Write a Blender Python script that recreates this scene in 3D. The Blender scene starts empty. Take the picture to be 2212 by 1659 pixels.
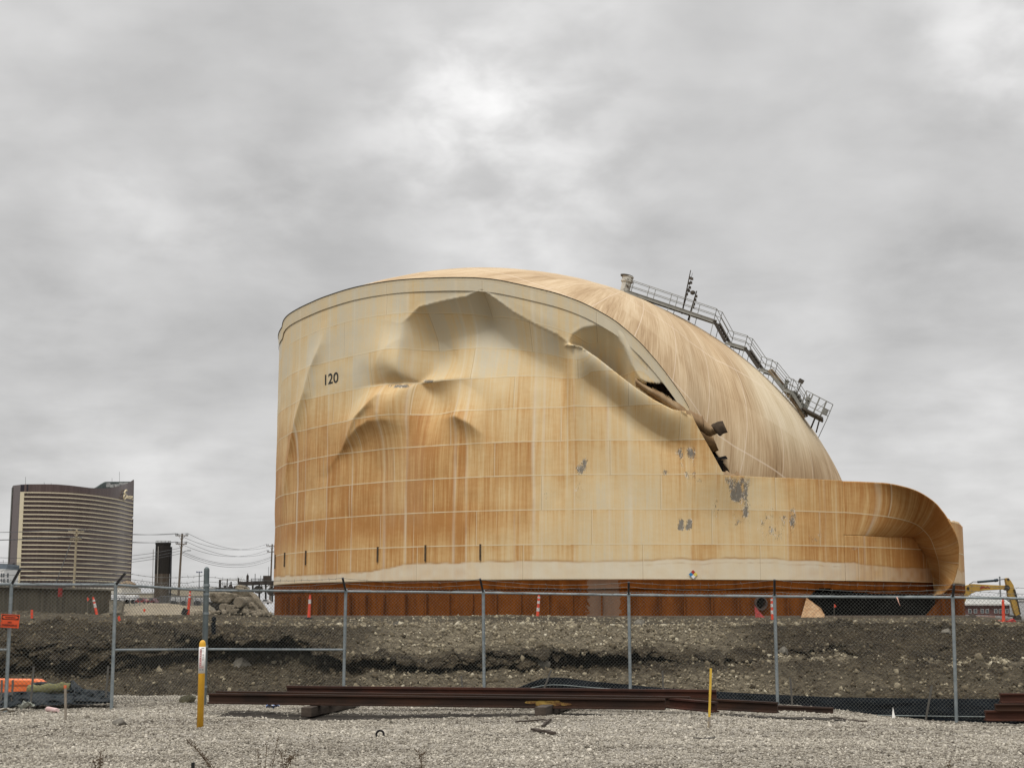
import bpy, math, random
import numpy as np
from mathutils import Vector
rng = np.random.default_rng(7)
random.seed(7)
S = bpy.context.scene
# ------------------------------------------------------------------ camera
F = 3195.0; TH = math.radians(8.77); CAM = np.array([0, 0, 1.6])
cd = bpy.data.cameras.new("camera"); cam = bpy.data.objects.new("camera", cd)
S.collection.objects.link(cam); S.camera = cam
cam.location = CAM; cam.rotation_euler = (math.pi / 2 + TH, 0, 0)
cd.sensor_fit = 'HORIZONTAL'; cd.sensor_width = 36; cd.lens = F / 2212 * 36
cd.clip_start = 0.1; cd.clip_end = 20000
# ------------------------------------------------------------------ colour management
S.view_settings.view_transform = 'Standard'; S.view_settings.look = 'None'
S.view_settings.exposure = 0.2; S.view_settings.gamma = 1.0
# ------------------------------------------------------------------ node helper
class G:
    def __init__(s, nt): s.nt = nt; nt.nodes.clear()
    def put(s, sock, v):
        if v is None: return
        if isinstance(v, bpy.types.NodeSocket): s.nt.links.new(v, sock)
        else:
            if isinstance(v, (tuple, list)) and len(v) == 3 and len(sock.default_value) == 4: v = (*v, 1)
            sock.default_value = v
    def add(s, t, props=None, ins=None, out=0):
        n = s.nt.nodes.new(t)
        for k, v in (props or {}).items(): setattr(n, k, v)
        for k, v in (ins or {}).items(): s.put(n.inputs[k], v)
        s.last = n
        return n.outputs[out] if len(n.outputs) else n
    def m(s, op, a, b=None, c=None, clamp=False):
        return s.add('ShaderNodeMath', {'operation': op, 'use_clamp': clamp}, {0: a, 1: b, 2: c})
    def vm(s, op, a, b=None, out=0):
        return s.add('ShaderNodeVectorMath', {'operation': op}, {0: a, 1: b}, out)
    def mix(s, f, a, b, bt='MIX'):
        n = s.nt.nodes.new('ShaderNodeMix'); n.data_type = 'RGBA'; n.blend_type = bt
        s.put(n.inputs[0], f); s.put(n.inputs[6], a); s.put(n.inputs[7], b); return n.outputs[2]
    def noise(s, v, scale=1, detail=4, rough=.55, dist=0, out=0):
        return s.add('ShaderNodeTexNoise', None, {'Vector': v, 'Scale': scale, 'Detail': detail, 'Roughness': rough, 'Distortion': dist}, out)
    def vor(s, v, scale=1, feat='F1', out='Distance', rnd=1.0):
        n = s.nt.nodes.new('ShaderNodeTexVoronoi'); n.feature = feat
        s.put(n.inputs['Vector'], v); s.put(n.inputs['Scale'], scale); s.put(n.inputs['Randomness'], rnd); return n.outputs[out]
    def rng(s, v, a, b, c=0, d=1, smooth=False):
        return s.add('ShaderNodeMapRange', {'interpolation_type': 'SMOOTHSTEP' if smooth else 'LINEAR'}, {0: v, 1: a, 2: b, 3: c, 4: d})
    def ramp(s, f, stops):
        n = s.nt.nodes.new('ShaderNodeValToRGB'); s.put(n.inputs[0], f); e = n.color_ramp.elements
        while len(e) < len(stops): e.new(0.5)
        for i, (p, c) in enumerate(stops): e[i].position = p; e[i].color = (*c, 1)
        return n.outputs[0]
    def xyz(s, v):
        n = s.nt.nodes.new('ShaderNodeSeparateXYZ'); s.put(n.inputs[0], v); return n.outputs
    def comb(s, x=0., y=0., z=0.): return s.add('ShaderNodeCombineXYZ', None, {0: x, 1: y, 2: z})
    def tc(s, o): return s.add('ShaderNodeTexCoord', None, None, o)
    def attr(s, name): return s.add('ShaderNodeAttribute', {'attribute_name': name}, None, 'Fac')
    def bump(s, h, st=.5, d=.02): return s.add('ShaderNodeBump', None, {'Height': h, 'Strength': st, 'Distance': d})
    def bsdf(s, col, rough=.8, metal=0., nrm=None, spec=.3, trans=None):
        b = s.nt.nodes.new('ShaderNodeBsdfPrincipled')
        s.put(b.inputs['Base Color'], col); s.put(b.inputs['Roughness'], rough); s.put(b.inputs['Metallic'], metal)
        s.put(b.inputs['Specular IOR Level'], spec)
        if nrm is not None: s.put(b.inputs['Normal'], nrm)
        o = s.nt.nodes.new('ShaderNodeOutputMaterial'); s.nt.links.new(b.outputs[0], o.inputs[0]); return b
def newmat(name):
    m = bpy.data.materials.new(name); m.use_nodes = True; return m, G(m.node_tree)
def M(name, c1, c2=None, scale=3., rough=.75, metal=0., bump=0., bscale=None, stretch=(1, 1, 1), lo=.35, hi=.65, spec=.3, detail=6):
    m, g = newmat(name); v = g.tc('Object')
    v = g.vm('MULTIPLY', v, stretch)
    if c2 is None: c2 = tuple(c * .7 for c in c1)
    n = g.noise(v, scale, detail, .6)
    col = g.mix(g.rng(n, lo, hi), c1, c2)
    nr = g.bump(g.noise(v, bscale or scale * 4, 5), bump, .02) if bump else None
    g.bsdf(col, rough, metal, nr, spec); return m
# ------------------------------------------------------------------ projection helpers (pixel of a 2212 wide picture -> point in the place)
def ray(x, y):
    a = (np.asarray(x, float) - 1106) / F; b = -(np.asarray(y, float) - 829.5) / F
    d = np.stack([a, math.cos(TH) - b * math.sin(TH), math.sin(TH) + b * math.cos(TH)], -1)
    return d / np.linalg.norm(d, axis=-1, keepdims=True)
def W(x, y, dist):
    d = ray(x, y); return CAM + d * (dist / d[..., 1])[..., None] if d.ndim > 1 else CAM + d * (dist / d[1])
def GR(x, y, z=0.):
    d = ray(x, y); return CAM + d * ((z - 1.6) / d[2])
def proj(P):
    P = np.asarray(P) - CAM
    fw = P[..., 1] * math.cos(TH) + P[..., 2] * math.sin(TH); up = -P[..., 1] * math.sin(TH) + P[..., 2] * math.cos(TH)
    return np.stack([1106 + F * P[..., 0] / fw, 829.5 - F * up / fw], -1)
# ------------------------------------------------------------------ world
wd = bpy.data.worlds.new("World"); S.world = wd; wd.use_nodes = True
g = G(wd.node_tree)
SUN_EL, SUN_AZ = 56, 198      # azimuth clockwise from +Y
sky = g.add('ShaderNodeTexSky', {'sky_type': 'NISHITA', 'sun_disc': False, 'sun_elevation': math.radians(SUN_EL), 'sun_rotation': math.radians(SUN_AZ)})
dv = g.tc('Generated'); X, Y, Z = g.xyz(dv)
zc = g.m('MAXIMUM', Z, 0.0)
den = g.m('ADD', zc, 0.13)
pv = g.comb(g.m('DIVIDE', X, den), g.m('DIVIDE', Y, den), 3.1)
n1 = g.noise(g.vm('MULTIPLY', pv, (.75, .9, 1)), 1.15, 5, .52, .5)
n2 = g.noise(g.vm('ADD', pv, (7.3, 2.1, 4)), 3.2, 5, .55, .4)
n3 = g.noise(g.vm('ADD', dv, (3, 1, 4)), 7, 3, .5)
dvz = g.vm('MULTIPLY', dv, (1, 1, 1.7)); brk = g.noise(dvz, 7., 5, .52, .15)
n4 = g.noise(g.vm('ADD', dvz, (5, 2, 8)), 20, 4, .5, .2)
v = g.m('ADD', g.m('MULTIPLY', g.m('SUBTRACT', n1, .5), .24), g.m('MULTIPLY', g.m('SUBTRACT', n2, .5), .16))
v = g.m('ADD', v, g.m('ADD', g.m('MULTIPLY', g.m('SUBTRACT', brk, .5), .31), g.m('MULTIPLY', g.m('SUBTRACT', n4, .5), .12)))
v = g.m('ADD', v, g.m('MULTIPLY', g.m('SUBTRACT', n3, .5), .16))
for (px, py, rad, amp) in [(1030, 215, 2.4, .085), (1000, 390, 4.8, .085), (560, 400, 3.0, .06), (250, 480, 2.4, .08), (2210, 40, 3.6, .14), (1150, 300, 6, .07), (480, 170, 4.5, -.04),
                           (900, 560, 3.4, -.07), (120, 640, 3.2, -.10), (2050, 620, 3.4, -.09), (1700, 420, 4, -.03), (1550, 120, 4, -.04), (2060, 880, 2.5, .05), (400, 1000, 2.5, .05), (60, 1000, 3, .04), (450, 780, 3, -.05), (2100, 1120, 3, .03)]:
    d = ray(px, py); dn = g.vm('DOT_PRODUCT', dv, tuple(d), 'Value')
    sp = g.rng(dn, math.cos(math.radians(rad * 1.35)), 1.0, 0, 1, True)
    sp = g.m('MULTIPLY', sp, g.rng(n4, .30, .72, .25, 1.25, True))
    v = g.m('ADD', v, g.m('MULTIPLY', sp, amp))
lum = g.m('ADD', .535, v)
elev = g.rng(Z, .36, .85, 1.0, 2.7, True)          # overcast skies are brighter overhead
lum = g.m('MAXIMUM', g.m('MULTIPLY', lum, elev), .16)
col = g.vm('MULTIPLY', g.comb(lum, lum, lum), (1.0, .992, .985))
gnd = g.rng(Z, -.03, .0, 0, 1)
col = g.mix(gnd, (.10, .095, .085), col)
col = g.mix(.02, col, g.vm('MULTIPLY', sky, (.1, .1, .1)))
bg = g.add('ShaderNodeBackground', None, {'Color': col, 'Strength': 1.0})
wo = wd.node_tree.nodes.new('ShaderNodeOutputWorld'); wd.node_tree.links.new(bg, wo.inputs[0])
# ------------------------------------------------------------------ sun behind thin cloud
sl = bpy.data.lights.new("sun", 'SUN'); sl.energy = 1.35; sl.angle = math.radians(20); sl.color = (1, .96, .90)
so = bpy.data.objects.new("sun", sl); S.collection.objects.link(so)
az = math.radians(SUN_AZ); el = math.radians(SUN_EL)
sd = Vector((math.sin(az) * math.cos(el), math.cos(az) * math.cos(el), math.sin(el)))
so.rotation_euler = sd.to_track_quat('Z', 'Y').to_euler(); so.location = (0, -20, 60)
# ------------------------------------------------------------------ mesh helpers
class MB:
    def __init__(s): s.v = []; s.f = []; s.n = 0
    def raw(s, v, f):
        v = np.asarray(v, float).reshape(-1, 3); s.v.append(v)
        s.f += [tuple(i + s.n for i in q) for q in f]; s.n += len(v); return s
    def box(s, c, size, R=None):
        h = np.array(size) / 2
        v = np.array([[x, y, z] for x in (-1, 1) for y in (-1, 1) for z in (-1, 1)]) * h
        if R is not None: v = v @ np.asarray(R).T
        return s.raw(v + np.asarray(c), [(0, 1, 3, 2), (4, 6, 7, 5), (0, 4, 5, 1), (2, 3, 7, 6), (0, 2, 6, 4), (1, 5, 7, 3)])
    def frame(s, p0, p1, up=(0, 0, 1)):
        a = np.asarray(p1, float) - p0; L = np.linalg.norm(a); a = a / L; u = np.asarray(up, float)
        r = np.cross(a, u)
        if np.linalg.norm(r) < 1e-4: r = np.cross(a, (0, 1, 0))
        r /= np.linalg.norm(r); u = np.cross(r, a); return a, r, u, L
    def bar(s, p0, p1, w, h, up=(0, 0, 1)):
        p0 = np.asarray(p0, float); p1 = np.asarray(p1, float); a, r, u, L = s.frame(p0, p1, up)
        return s.box((p0 + p1) / 2, (L, w, h), np.stack([a, r, u], 1))
    def tube(s, p0, p1, r, n=8, r1=None, cap=True):
        p0 = np.asarray(p0, float); p1 = np.asarray(p1, float); a, R, u, L = s.frame(p0, p1)
        t = np.arange(n) * 2 * math.pi / n; c = np.cos(t)[:, None] * R + np.sin(t)[:, None] * u
        v = np.concatenate([p0 + c * r, p1 + c * (r if r1 is None else r1)])
        f = [(i, (i + 1) % n, n + (i + 1) % n, n + i) for i in range(n)]
        if cap: f += [tuple(range(n))[::-1], tuple(range(n, 2 * n))]
        return s.raw(v, f)
    def path(s, pts, r, n=6):
        for a, b in zip(pts[:-1], pts[1:]): s.tube(a, b, r, n)
        return s
    def lathe(s, base, prof, n=16, axis=None):
        t = np.arange(n) * 2 * math.pi / n; v = []
        for r, z in prof: v.append(np.stack([r * np.cos(t), r * np.sin(t), np.full(n, z)], 1))
        v = np.concatenate(v)
        if axis is not None: v = v @ np.asarray(axis).T
        k = len(prof)
        f = [(j * n + i, j * n + (i + 1) % n, (j + 1) * n + (i + 1) % n, (j + 1) * n + i) for j in range(k - 1) for i in range(n)]
        f += [tuple(range(n))[::-1], tuple(range((k - 1) * n, k * n))]
        return s.raw(v + np.asarray(base), f)
    def grid(s, P, mask=None):
        a, b = P.shape[:2]; i = np.arange((a - 1) * (b - 1)); r = i // (b - 1); c = i % (b - 1); o = r * b + c
        q = np.stack([o, o + 1, o + b + 1, o + b], 1)
        if mask is not None: q = q[mask.reshape(-1)]
        return s.raw(P.reshape(-1, 3), q.tolist())
    def prism(s, poly, off):
        poly = np.asarray(poly, float); n = len(poly)
        f = [tuple(range(n)), tuple(range(n, 2 * n))[::-1]] + [(i, i + n, (i + 1) % n + n, (i + 1) % n) for i in range(n)]
        return s.raw(np.concatenate([poly, poly + np.asarray(off)]), f)
    def V(s): return np.concatenate(s.v)
ORG = {}
def tag(o, label=None, cat=None, group=None, kind=None):
    if label: o['label'] = label
    if cat: o['category'] = cat
    if group: o['group'] = group
    if kind: o['kind'] = kind
    return o
def thing(name, loc, label, cat, group=None):
    o = bpy.data.objects.new(name, None); S.collection.objects.link(o); o.location = tuple(loc); o.empty_display_size = .2
    ORG[o.name] = np.asarray(loc, float); return tag(o, label, cat, group)
def build(name, mb, mat, parent=None, smooth=False, label=None, cat=None, group=None, kind=None, org=None):
    v = mb.V() if isinstance(mb, MB) else np.asarray(mb[0], float); f = mb.f if isinstance(mb, MB) else mb[1]
    if parent is not None: O = ORG[parent.name]
    elif org is not None: O = np.asarray(org, float)
    else:
        lo, hi = v.min(0), v.max(0); O = np.array([(lo[0] + hi[0]) / 2, (lo[1] + hi[1]) / 2, lo[2]])
    me = bpy.data.meshes.new(name)
    vv = (v - O).astype(np.float32)
    if isinstance(f, np.ndarray) and f.ndim == 2:
        k = f.shape[1]; me.vertices.add(len(vv)); me.vertices.foreach_set('co', vv.ravel())
        me.loops.add(f.size); me.loops.foreach_set('vertex_index', f.astype(np.int32).ravel())
        me.polygons.add(len(f)); me.polygons.foreach_set('loop_start', np.arange(0, f.size, k, dtype=np.int32))
        me.polygons.foreach_set('loop_total', np.full(len(f), k, np.int32)); me.update(calc_edges=True)
    else:
        me.from_pydata(vv.tolist(), [], f); me.update()
    if smooth: me.polygons.foreach_set('use_smooth', np.ones(len(me.polygons), bool))
    if mat: me.materials.append(mat)
    o = bpy.data.objects.new(name, me); S.collection.objects.link(o)
    ORG[o.name] = O
    if parent is not None: o.parent = parent
    else: o.location = tuple(O)
    return tag(o, label, cat, group, kind)
def fattr(o, name, arr):
    a = o.data.attributes.new(name, 'FLOAT', 'POINT'); a.data.foreach_set('value', np.asarray(arr, np.float32).ravel())
def setuv(o, uv):
    me = o.data; l = me.uv_layers.new(name='UVMap'); idx = np.empty(len(me.loops), np.int32); me.loops.foreach_get('vertex_index', idx)
    l.data.foreach_set('uv', np.asarray(uv, np.float32)[idx].ravel())
CLT = bpy.data.textures.new('clods', 'CLOUDS'); CLT.noise_scale = .35; CLT.noise_depth = 4
def roughen(o, st, lv=3):
    m = o.modifiers.new('fine', 'SUBSURF'); m.subdivision_type = 'SIMPLE'; m.levels = m.render_levels = lv
    m = o.modifiers.new('rough', 'DISPLACE'); m.texture = CLT; m.strength = st; m.mid_level = .5; m.texture_coords = 'GLOBAL'
def copy_tree(o, parent=None, loc=None, rot=None, label=None):
    c = o.copy(); S.collection.objects.link(c); c.parent = parent
    if loc is not None: c.location = tuple(loc)
    if rot is not None: c.rotation_euler = rot
    if label: c['label'] = label
    for ch in list(o.children): copy_tree(ch, c)
    return c
def text_mesh(txt, bold=0.0, extrude=0.0):
    cu = bpy.data.curves.new('t', 'FONT'); cu.body = txt; cu.align_x = 'CENTER'; cu.align_y = 'CENTER'; cu.offset = bold; cu.extrude = extrude; cu.resolution_u = 4
    ob = bpy.data.objects.new('t', cu); S.collection.objects.link(ob)
    dg = bpy.context.evaluated_depsgraph_get(); me = bpy.data.meshes.new_from_object(ob.evaluated_get(dg))
    v = np.array([p.co[:] for p in me.vertices]); f = [tuple(p.vertices) for p in me.polygons]
    bpy.data.objects.remove(ob); bpy.data.curves.remove(cu); bpy.data.meshes.remove(me)
    lo, hi = v.min(0), v.max(0); v[:, :2] -= (lo[:2] + hi[:2]) / 2; v[:, :2] /= (hi[1] - lo[1]); return v, f   # unit height, centred
def ss(a, b, x): t = np.clip((np.asarray(x, float) - a) / (b - a), 0, 1); return t * t * (3 - 2 * t)
def vnoise(x, y, seed=0):
    x = np.asarray(x, float); y = np.asarray(y, float); xi = np.floor(x).astype(np.int64); yi = np.floor(y).astype(np.int64); fx = x - xi; fy = y - yi
    fx = fx * fx * (3 - 2 * fx); fy = fy * fy * (3 - 2 * fy)
    def h(a, b):
        n = (a * 374761393 + b * 668265263 + seed * 974711) & 0xffffffff; n = ((n ^ (n >> 13)) * 1274126177) & 0xffffffff
        return ((n ^ (n >> 16)) & 0xffff) / 65535.0
    return (h(xi, yi) * (1 - fx) + h(xi + 1, yi) * fx) * (1 - fy) + (h(xi, yi + 1) * (1 - fx) + h(xi + 1, yi + 1) * fx) * fy
def fbm(x, y, oct=4, seed=0, gain=.5):
    s = 0; a = 1; t = 0
    for i in range(oct): s = s + a * (vnoise(x * 2 ** i, y * 2 ** i, seed + i) - .5); t += a; a *= gain
    return s / t * 2
def rotm(ax, ay, az):
    cx, sx, cy, sy, cz, sz = math.cos(ax), math.sin(ax), math.cos(ay), math.sin(ay), math.cos(az), math.sin(az)
    return np.array([[cz, -sz, 0], [sz, cz, 0], [0, 0, 1]]) @ np.array([[cy, 0, sy], [0, 1, 0], [-sy, 0, cy]]) @ np.array([[1, 0, 0], [0, cx, -sx], [0, sx, cx]])
BOXV = np.array([[x, y, z] for x in (-1, 1) for y in (-1, 1) for z in (-1, 1)], float)
BOXF = np.array([(0, 1, 3, 2), (4, 6, 7, 5), (0, 4, 5, 1), (2, 3, 7, 6), (0, 2, 6, 4), (1, 5, 7, 3)])
def stones(pts, size, flat=.6):
    n = len(pts); v = BOXV[None] * (1 + .0) + rng.normal(0, .28, (n, 8, 3))
    v /= np.maximum(np.linalg.norm(v, axis=2, keepdims=True) / 1.5, .75)
    q = rng.normal(size=(n, 4)); q /= np.linalg.norm(q, axis=1, keepdims=True); w, x, y, z = q.T
    R = np.stack([np.stack([1 - 2 * (y * y + z * z), 2 * (x * y - z * w), 2 * (x * z + y * w)], 1), np.stack([2 * (x * y + z * w), 1 - 2 * (x * x + z * z), 2 * (y * z - x * w)], 1), np.stack([2 * (x * z - y * w), 2 * (y * z + x * w), 1 - 2 * (x * x + y * y)], 1)], 1)
    v = v * np.stack([np.ones(n), rng.uniform(.6, 1, n), rng.uniform(.45, .9, n)], 1)[:, None]
    v = np.einsum('nij,nkj->nki', R, v) * (np.asarray(size) / 2.6)[:, None, None]
    v[:, :, 2] *= flat + .3
    v = v + np.asarray(pts)[:, None]
    f = (BOXF[None] + (np.arange(n) * 8)[:, None, None]).reshape(-1, 4)
    return v.reshape(-1, 3), f
# ================================================================== THE GROUND
def xaxis(lo, hi, step, far):
    k = np.arange(lo, hi + step / 2, step); e = np.geomspace(step * 4, far - hi, 26)
    return np.concatenate([(lo - e)[::-1], k, hi + e])
# gravel yard
def yard_z(x, y):
    z = .05 * fbm(x * .35, y * .35, 3, 11) + .022 * fbm(x * 1.7, y * 1.7, 3, 12)
    z = z - .26 * ss(4.2, 7.6, x) * ss(20, 25.5, y) + .05 * ss(-2, .5, x) * (1 - ss(2.5, 4.5, x)) * np.exp(-((y - 22.3) / .8) ** 2) - .05 * ss(22.8, 23.8, y) * (1 - ss(4, 6, x)) * ss(-6, -5, x)
    return z + .05 * np.exp(-((y - 20) / 2.5) ** 2) * ss(-8, -2, x) * 0
def grav(name, dark, light, big):
    m, g = newmat(name); v = g.tc('Object')
    c = g.vor(v, big, 'F1', 'Color'); cx = g.xyz(c)[0]; d = g.vor(v, big, 'F1', 'Distance')
    c2 = g.xyz(g.vor(v, big * 2.3, 'F1', 'Color'))[1]; d2 = g.vor(v, big * 2.3, 'F1', 'Distance')
    n = g.noise(v, .6, 5, .6)
    t = g.m('ADD', g.m('MULTIPLY', cx, .6), g.m('MULTIPLY', c2, .4))
    col = g.mix(t, dark, light); col = g.mix(g.rng(n, .3, .7), col, g.mix(.35, col, (.16, .145, .12)))
    h = g.m('ADD', g.m('MULTIPLY', d, -1.), g.m('MULTIPLY', d2, -.5))
    g.bsdf(col, .9, 0, g.bump(h, 1.0, .03), .15); return m
GRAVEL = grav('gravel_mat', (.11, .098, .08), (.50, .46, .395), 17)
xs = xaxis(-11.5, 11.5, .09, 60); ys = np.concatenate([np.linspace(-60, 11, 30), np.arange(11.2, 30.6, .09)])
Xg, Yg = np.meshgrid(xs, ys); Zg = yard_z(Xg, Yg) + .012 * fbm(Xg * 9, Yg * 9, 2, 14) * (Yg > 11)
i = np.arange((len(ys) - 1) * (len(xs) - 1)); r = i // (len(xs) - 1); c = i % (len(xs) - 1); o = r * len(xs) + c
QF = np.stack([o, o + 1, o + len(xs) + 1, o + len(xs)], 1)
build('gravel_yard', (np.stack([Xg, Yg, Zg], -1).reshape(-1, 3), QF), GRAVEL, smooth=True, kind='structure')
# loose gravel
ms, g = newmat('stone_mat'); t = g.attr('tone')
nv = g.noise(g.tc('Object'), 14, 3)
cc = g.ramp(t, [(0, (.075, .064, .050)), (.3, (.21, .185, .15)), (.65, (.40, .365, .30)), (1, (.63, .58, .49))])
g.bsdf(g.mix(g.rng(nv, .3, .7, 0, .35), cc, (.12, .11, .09)), .9, 0, None, .15)
N = 170000
yy = 14.6 + (29.3 - 14.6) * rng.random(N) ** 1.15; xx = (rng.random(N) - .5) * 2 * (yy * .352 + .4)
def rail_y(x): return 23.85 + (x + 4.8) * -.16
kp = ~((yy > rail_y(xx) + .12) & (yy < rail_y(xx) + 1.0 + .2 * fbm(xx * 1.3, yy * 1.3, 2, 6)) & (xx > -4.6) & (xx < 4.9)) | (rng.random(N) < .05); xx, yy = xx[kp], yy[kp]; N = len(xx)
sz = rng.lognormal(math.log(.0235), .38, N).clip(.012, .085)
sv, sf = stones(np.stack([xx, yy, yard_z(xx, yy) + sz * .12], 1), sz)
go = build('loose_gravel', (sv, sf), ms, kind='stuff', org=(0, 20, 0), label='pale crushed stone gravel covering the foreground yard', cat='gravel')
fattr(go, 'tone', np.repeat((rng.normal(.53, .22, N) + .26 * fbm(xx * .4, yy * .9, 3, 5)).clip(0, 1), 8))
# dark soil sheet, near-black to paint the shadow gap under the rails
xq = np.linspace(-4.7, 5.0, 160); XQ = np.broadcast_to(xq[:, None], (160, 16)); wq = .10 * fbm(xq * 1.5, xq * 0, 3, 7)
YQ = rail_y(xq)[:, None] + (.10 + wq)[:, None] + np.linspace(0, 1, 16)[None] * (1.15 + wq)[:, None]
ZQ = yard_z(XQ, YQ) + .016; mq = M('rail_shadow_soil', (.020, .016, .012), (.05, .042, .032), 6, .95, bump=.8)
mbq = MB(); mbq.grid(np.stack([XQ, YQ, ZQ], -1)); build('rail_shadow_strip', mbq, mq, smooth=True, kind='structure')
# earth bank between the fence and the tank plateau
NR = 150
PL = np.array([(29.0, -.04), (30, .03), (31.4, .16), (32.3, .30), (32.9, .44), (33.15, .75), (33.5, 1.0), (33.95, 1.18), (34.9, 1.12), (36.3, 1.24), (38.2, 1.26)])
PM = np.array([(29.0, -.02), (30.2, .08), (31.6, .22), (32.5, .30), (32.95, .34), (33.25, .40), (33.2, .56), (32.75, .66), (33.4, .78), (35.4, 1.05), (38.2, 1.27)])
PR = np.array([(29.0, -.22), (30, -.06), (31, .16), (31.9, .34), (32.6, .43), (33.1, .44), (33.7, .55), (34.4, .74), (35.5, .98), (36.8, 1.16), (38.2, 1.27)])
xb = xaxis(-15, 15, .065, 60); tt = np.linspace(0, 10, NR)
def resamp(P): return np.stack([np.interp(tt, np.arange(11), P[:, 0]), np.interp(tt, np.arange(11), P[:, 1])], 1)
pl, pm, pr = resamp(PL), resamp(PM), resamp(PR)
def bank_pts(x, ti=None):
    wl = 1 - ss(-5.0, -3.3, x + .5 * fbm(x * .7, x * 0, 2, 3)); wr = ss(2.1, 4.0, x); wm = 1 - wl - wr
    if ti is None: A, B, C = pl[:, None], pm[:, None], pr[:, None]; wl, wm, wr = wl[None, :, None], wm[None, :, None], wr[None, :, None]
    else:
        f = lambda p: np.stack([np.interp(ti, tt, p[:, 0]), np.interp(ti, tt, p[:, 1])], 1)
        A, B, C = f(pl), f(pm), f(pr); wl, wm, wr = wl[:, None], wm[:, None], wr[:, None]
    P = A * wl + B * wm + C * wr
    return P
def bank_disp(x, t):
    n1 = fbm(x * .45, t * .35 + x * .1, 3, 21); n2 = fbm(x * 3.1, t * 1.9, 3, 22); n3 = fbm(x * 9, t * 6, 3, 23)
    edge = ss(0, 1.2, t) * (1 - ss(9.0, 10, t))
    steep = np.exp(-((t - 5.5) / 2.2) ** 2)
    dy = (n1 * 1.5 + n2 * .55 + n3 * .22) * edge * (.4 + steep); dz = (n1 * .22 + n2 * .17 + n3 * .10) * (.3 + .7 * edge)
    return dy, dz
P = bank_pts(xb); Xb = np.broadcast_to(xb, (NR, len(xb))); Tb = np.broadcast_to(tt[:, None], (NR, len(xb)))
dy, dz = bank_disp(Xb, Tb); BP = np.stack([Xb, P[..., 0] + dy, P[..., 1] + dz], -1)
mb_, g = newmat('soil_mat'); v = g.tc('Object')
lit = g.attr('stony')
c1 = g.mix(g.rng(g.noise(v, 1.3, 6, .65), .35, .65), (.013, .009, .005), (.046, .034, .019))
vc = g.xyz(g.vor(v, 11, 'F1', 'Color'))[0]; vd = g.vor(v, 11, 'F1', 'Distance')
vc2 = g.xyz(g.vor(v, 26, 'F1', 'Color'))[1]
peb = g.m('ADD', g.m('MULTIPLY', vc, .5), g.m('MULTIPLY', vc2, .5))
c2 = g.mix(peb, (.040, .031, .019), (.32, .27, .185))
pk = g.m('ADD', lit, g.m('MULTIPLY', g.m('SUBTRACT', g.noise(v, 3.2, 5, .6), .5), .9), clamp=True)
pk = g.m('MAXIMUM', pk, g.m('MULTIPLY', g.m('GREATER_THAN', vc2, .86), .35))
h = g.m('ADD', g.m('MULTIPLY', vd, -1), g.noise(v, 20, 5, .7))
g.bsdf(g.mix(pk, c1, c2), .95, 0, g.bump(h, 1.0, .06), .1)
BANKM = mb_
mask = None
i = np.arange((NR - 1) * (len(xb) - 1)); r = i // (len(xb) - 1); c = i % (len(xb) - 1); o = r * len(xb) + c
bo = build('earth_bank', (BP.reshape(-1, 3), np.stack([o, o + 1, o + len(xb) + 1, o + len(xb)], 1)), BANKM, smooth=True, kind='structure')
def stony(x, t):
    wm = ss(-4.2, -2.5, x) * (1 - ss(4.5, 6.5, x))
    s = wm * ss(7.0, 8.0, t) * .75 + wm * (1 - ss(2.5, 4.0, t)) * .5 + ss(3.5, 6, x) * np.exp(-((t - 4.6) / .55) ** 2) * .9 + ss(3, 5, x) * np.exp(-((t - 2) / 1.2) ** 2) * .35
    s = s + (1 - ss(-5, -3.5, x)) * np.exp(-((t - 2) / 1.5) ** 2) * .22
    s = s + np.exp(-((x + 4.2) / 1.6) ** 2 - ((t - 4.3) / .5) ** 2) * .8
    return s
fattr(bo, 'stony', stony(Xb, Tb).ravel())
def on_bank(x, t):
    p = bank_pts(x, t); dy, dz = bank_disp(x, t); return np.stack([x, p[:, 0] + dy, p[:, 1] + dz], 1)
NB = 30000
xr = rng.uniform(-13.5, 13.5, NB); tr = rng.uniform(.2, 10, NB); st = stony(xr, tr)
keep = rng.random(NB) < (.20 + st * .9); xr, tr, st = xr[keep], tr[keep], st[keep]
sz = rng.lognormal(math.log(.05), .5, len(xr)).clip(.02, .26)
msb, g = newmat('bank_stone_mat'); t = g.attr('tone')
cc = g.ramp(t, [(0, (.040, .030, .018)), (.3, (.13, .105, .068)), (.65, (.36, .31, .215)), (1, (.60, .545, .42))])
g.bsdf(g.mix(g.rng(g.noise(g.tc('Object'), 14, 3), .3, .7, 0, .4), cc, (.10, .08, .05)), .9, 0, None, .1)
sv, sf = stones(on_bank(xr, tr) + np.array([0, -.02, .01]), sz, .8)
ro = build('bank_stones', (sv, sf), msb, kind='stuff', org=(0, 33, 0), label='loose broken stones and clods strewn over the dark earth bank', cat='stones')
fattr(ro, 'tone', np.repeat((.09 + .56 * st + rng.normal(0, .21, len(xr))).clip(0, 1), 8))
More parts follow.
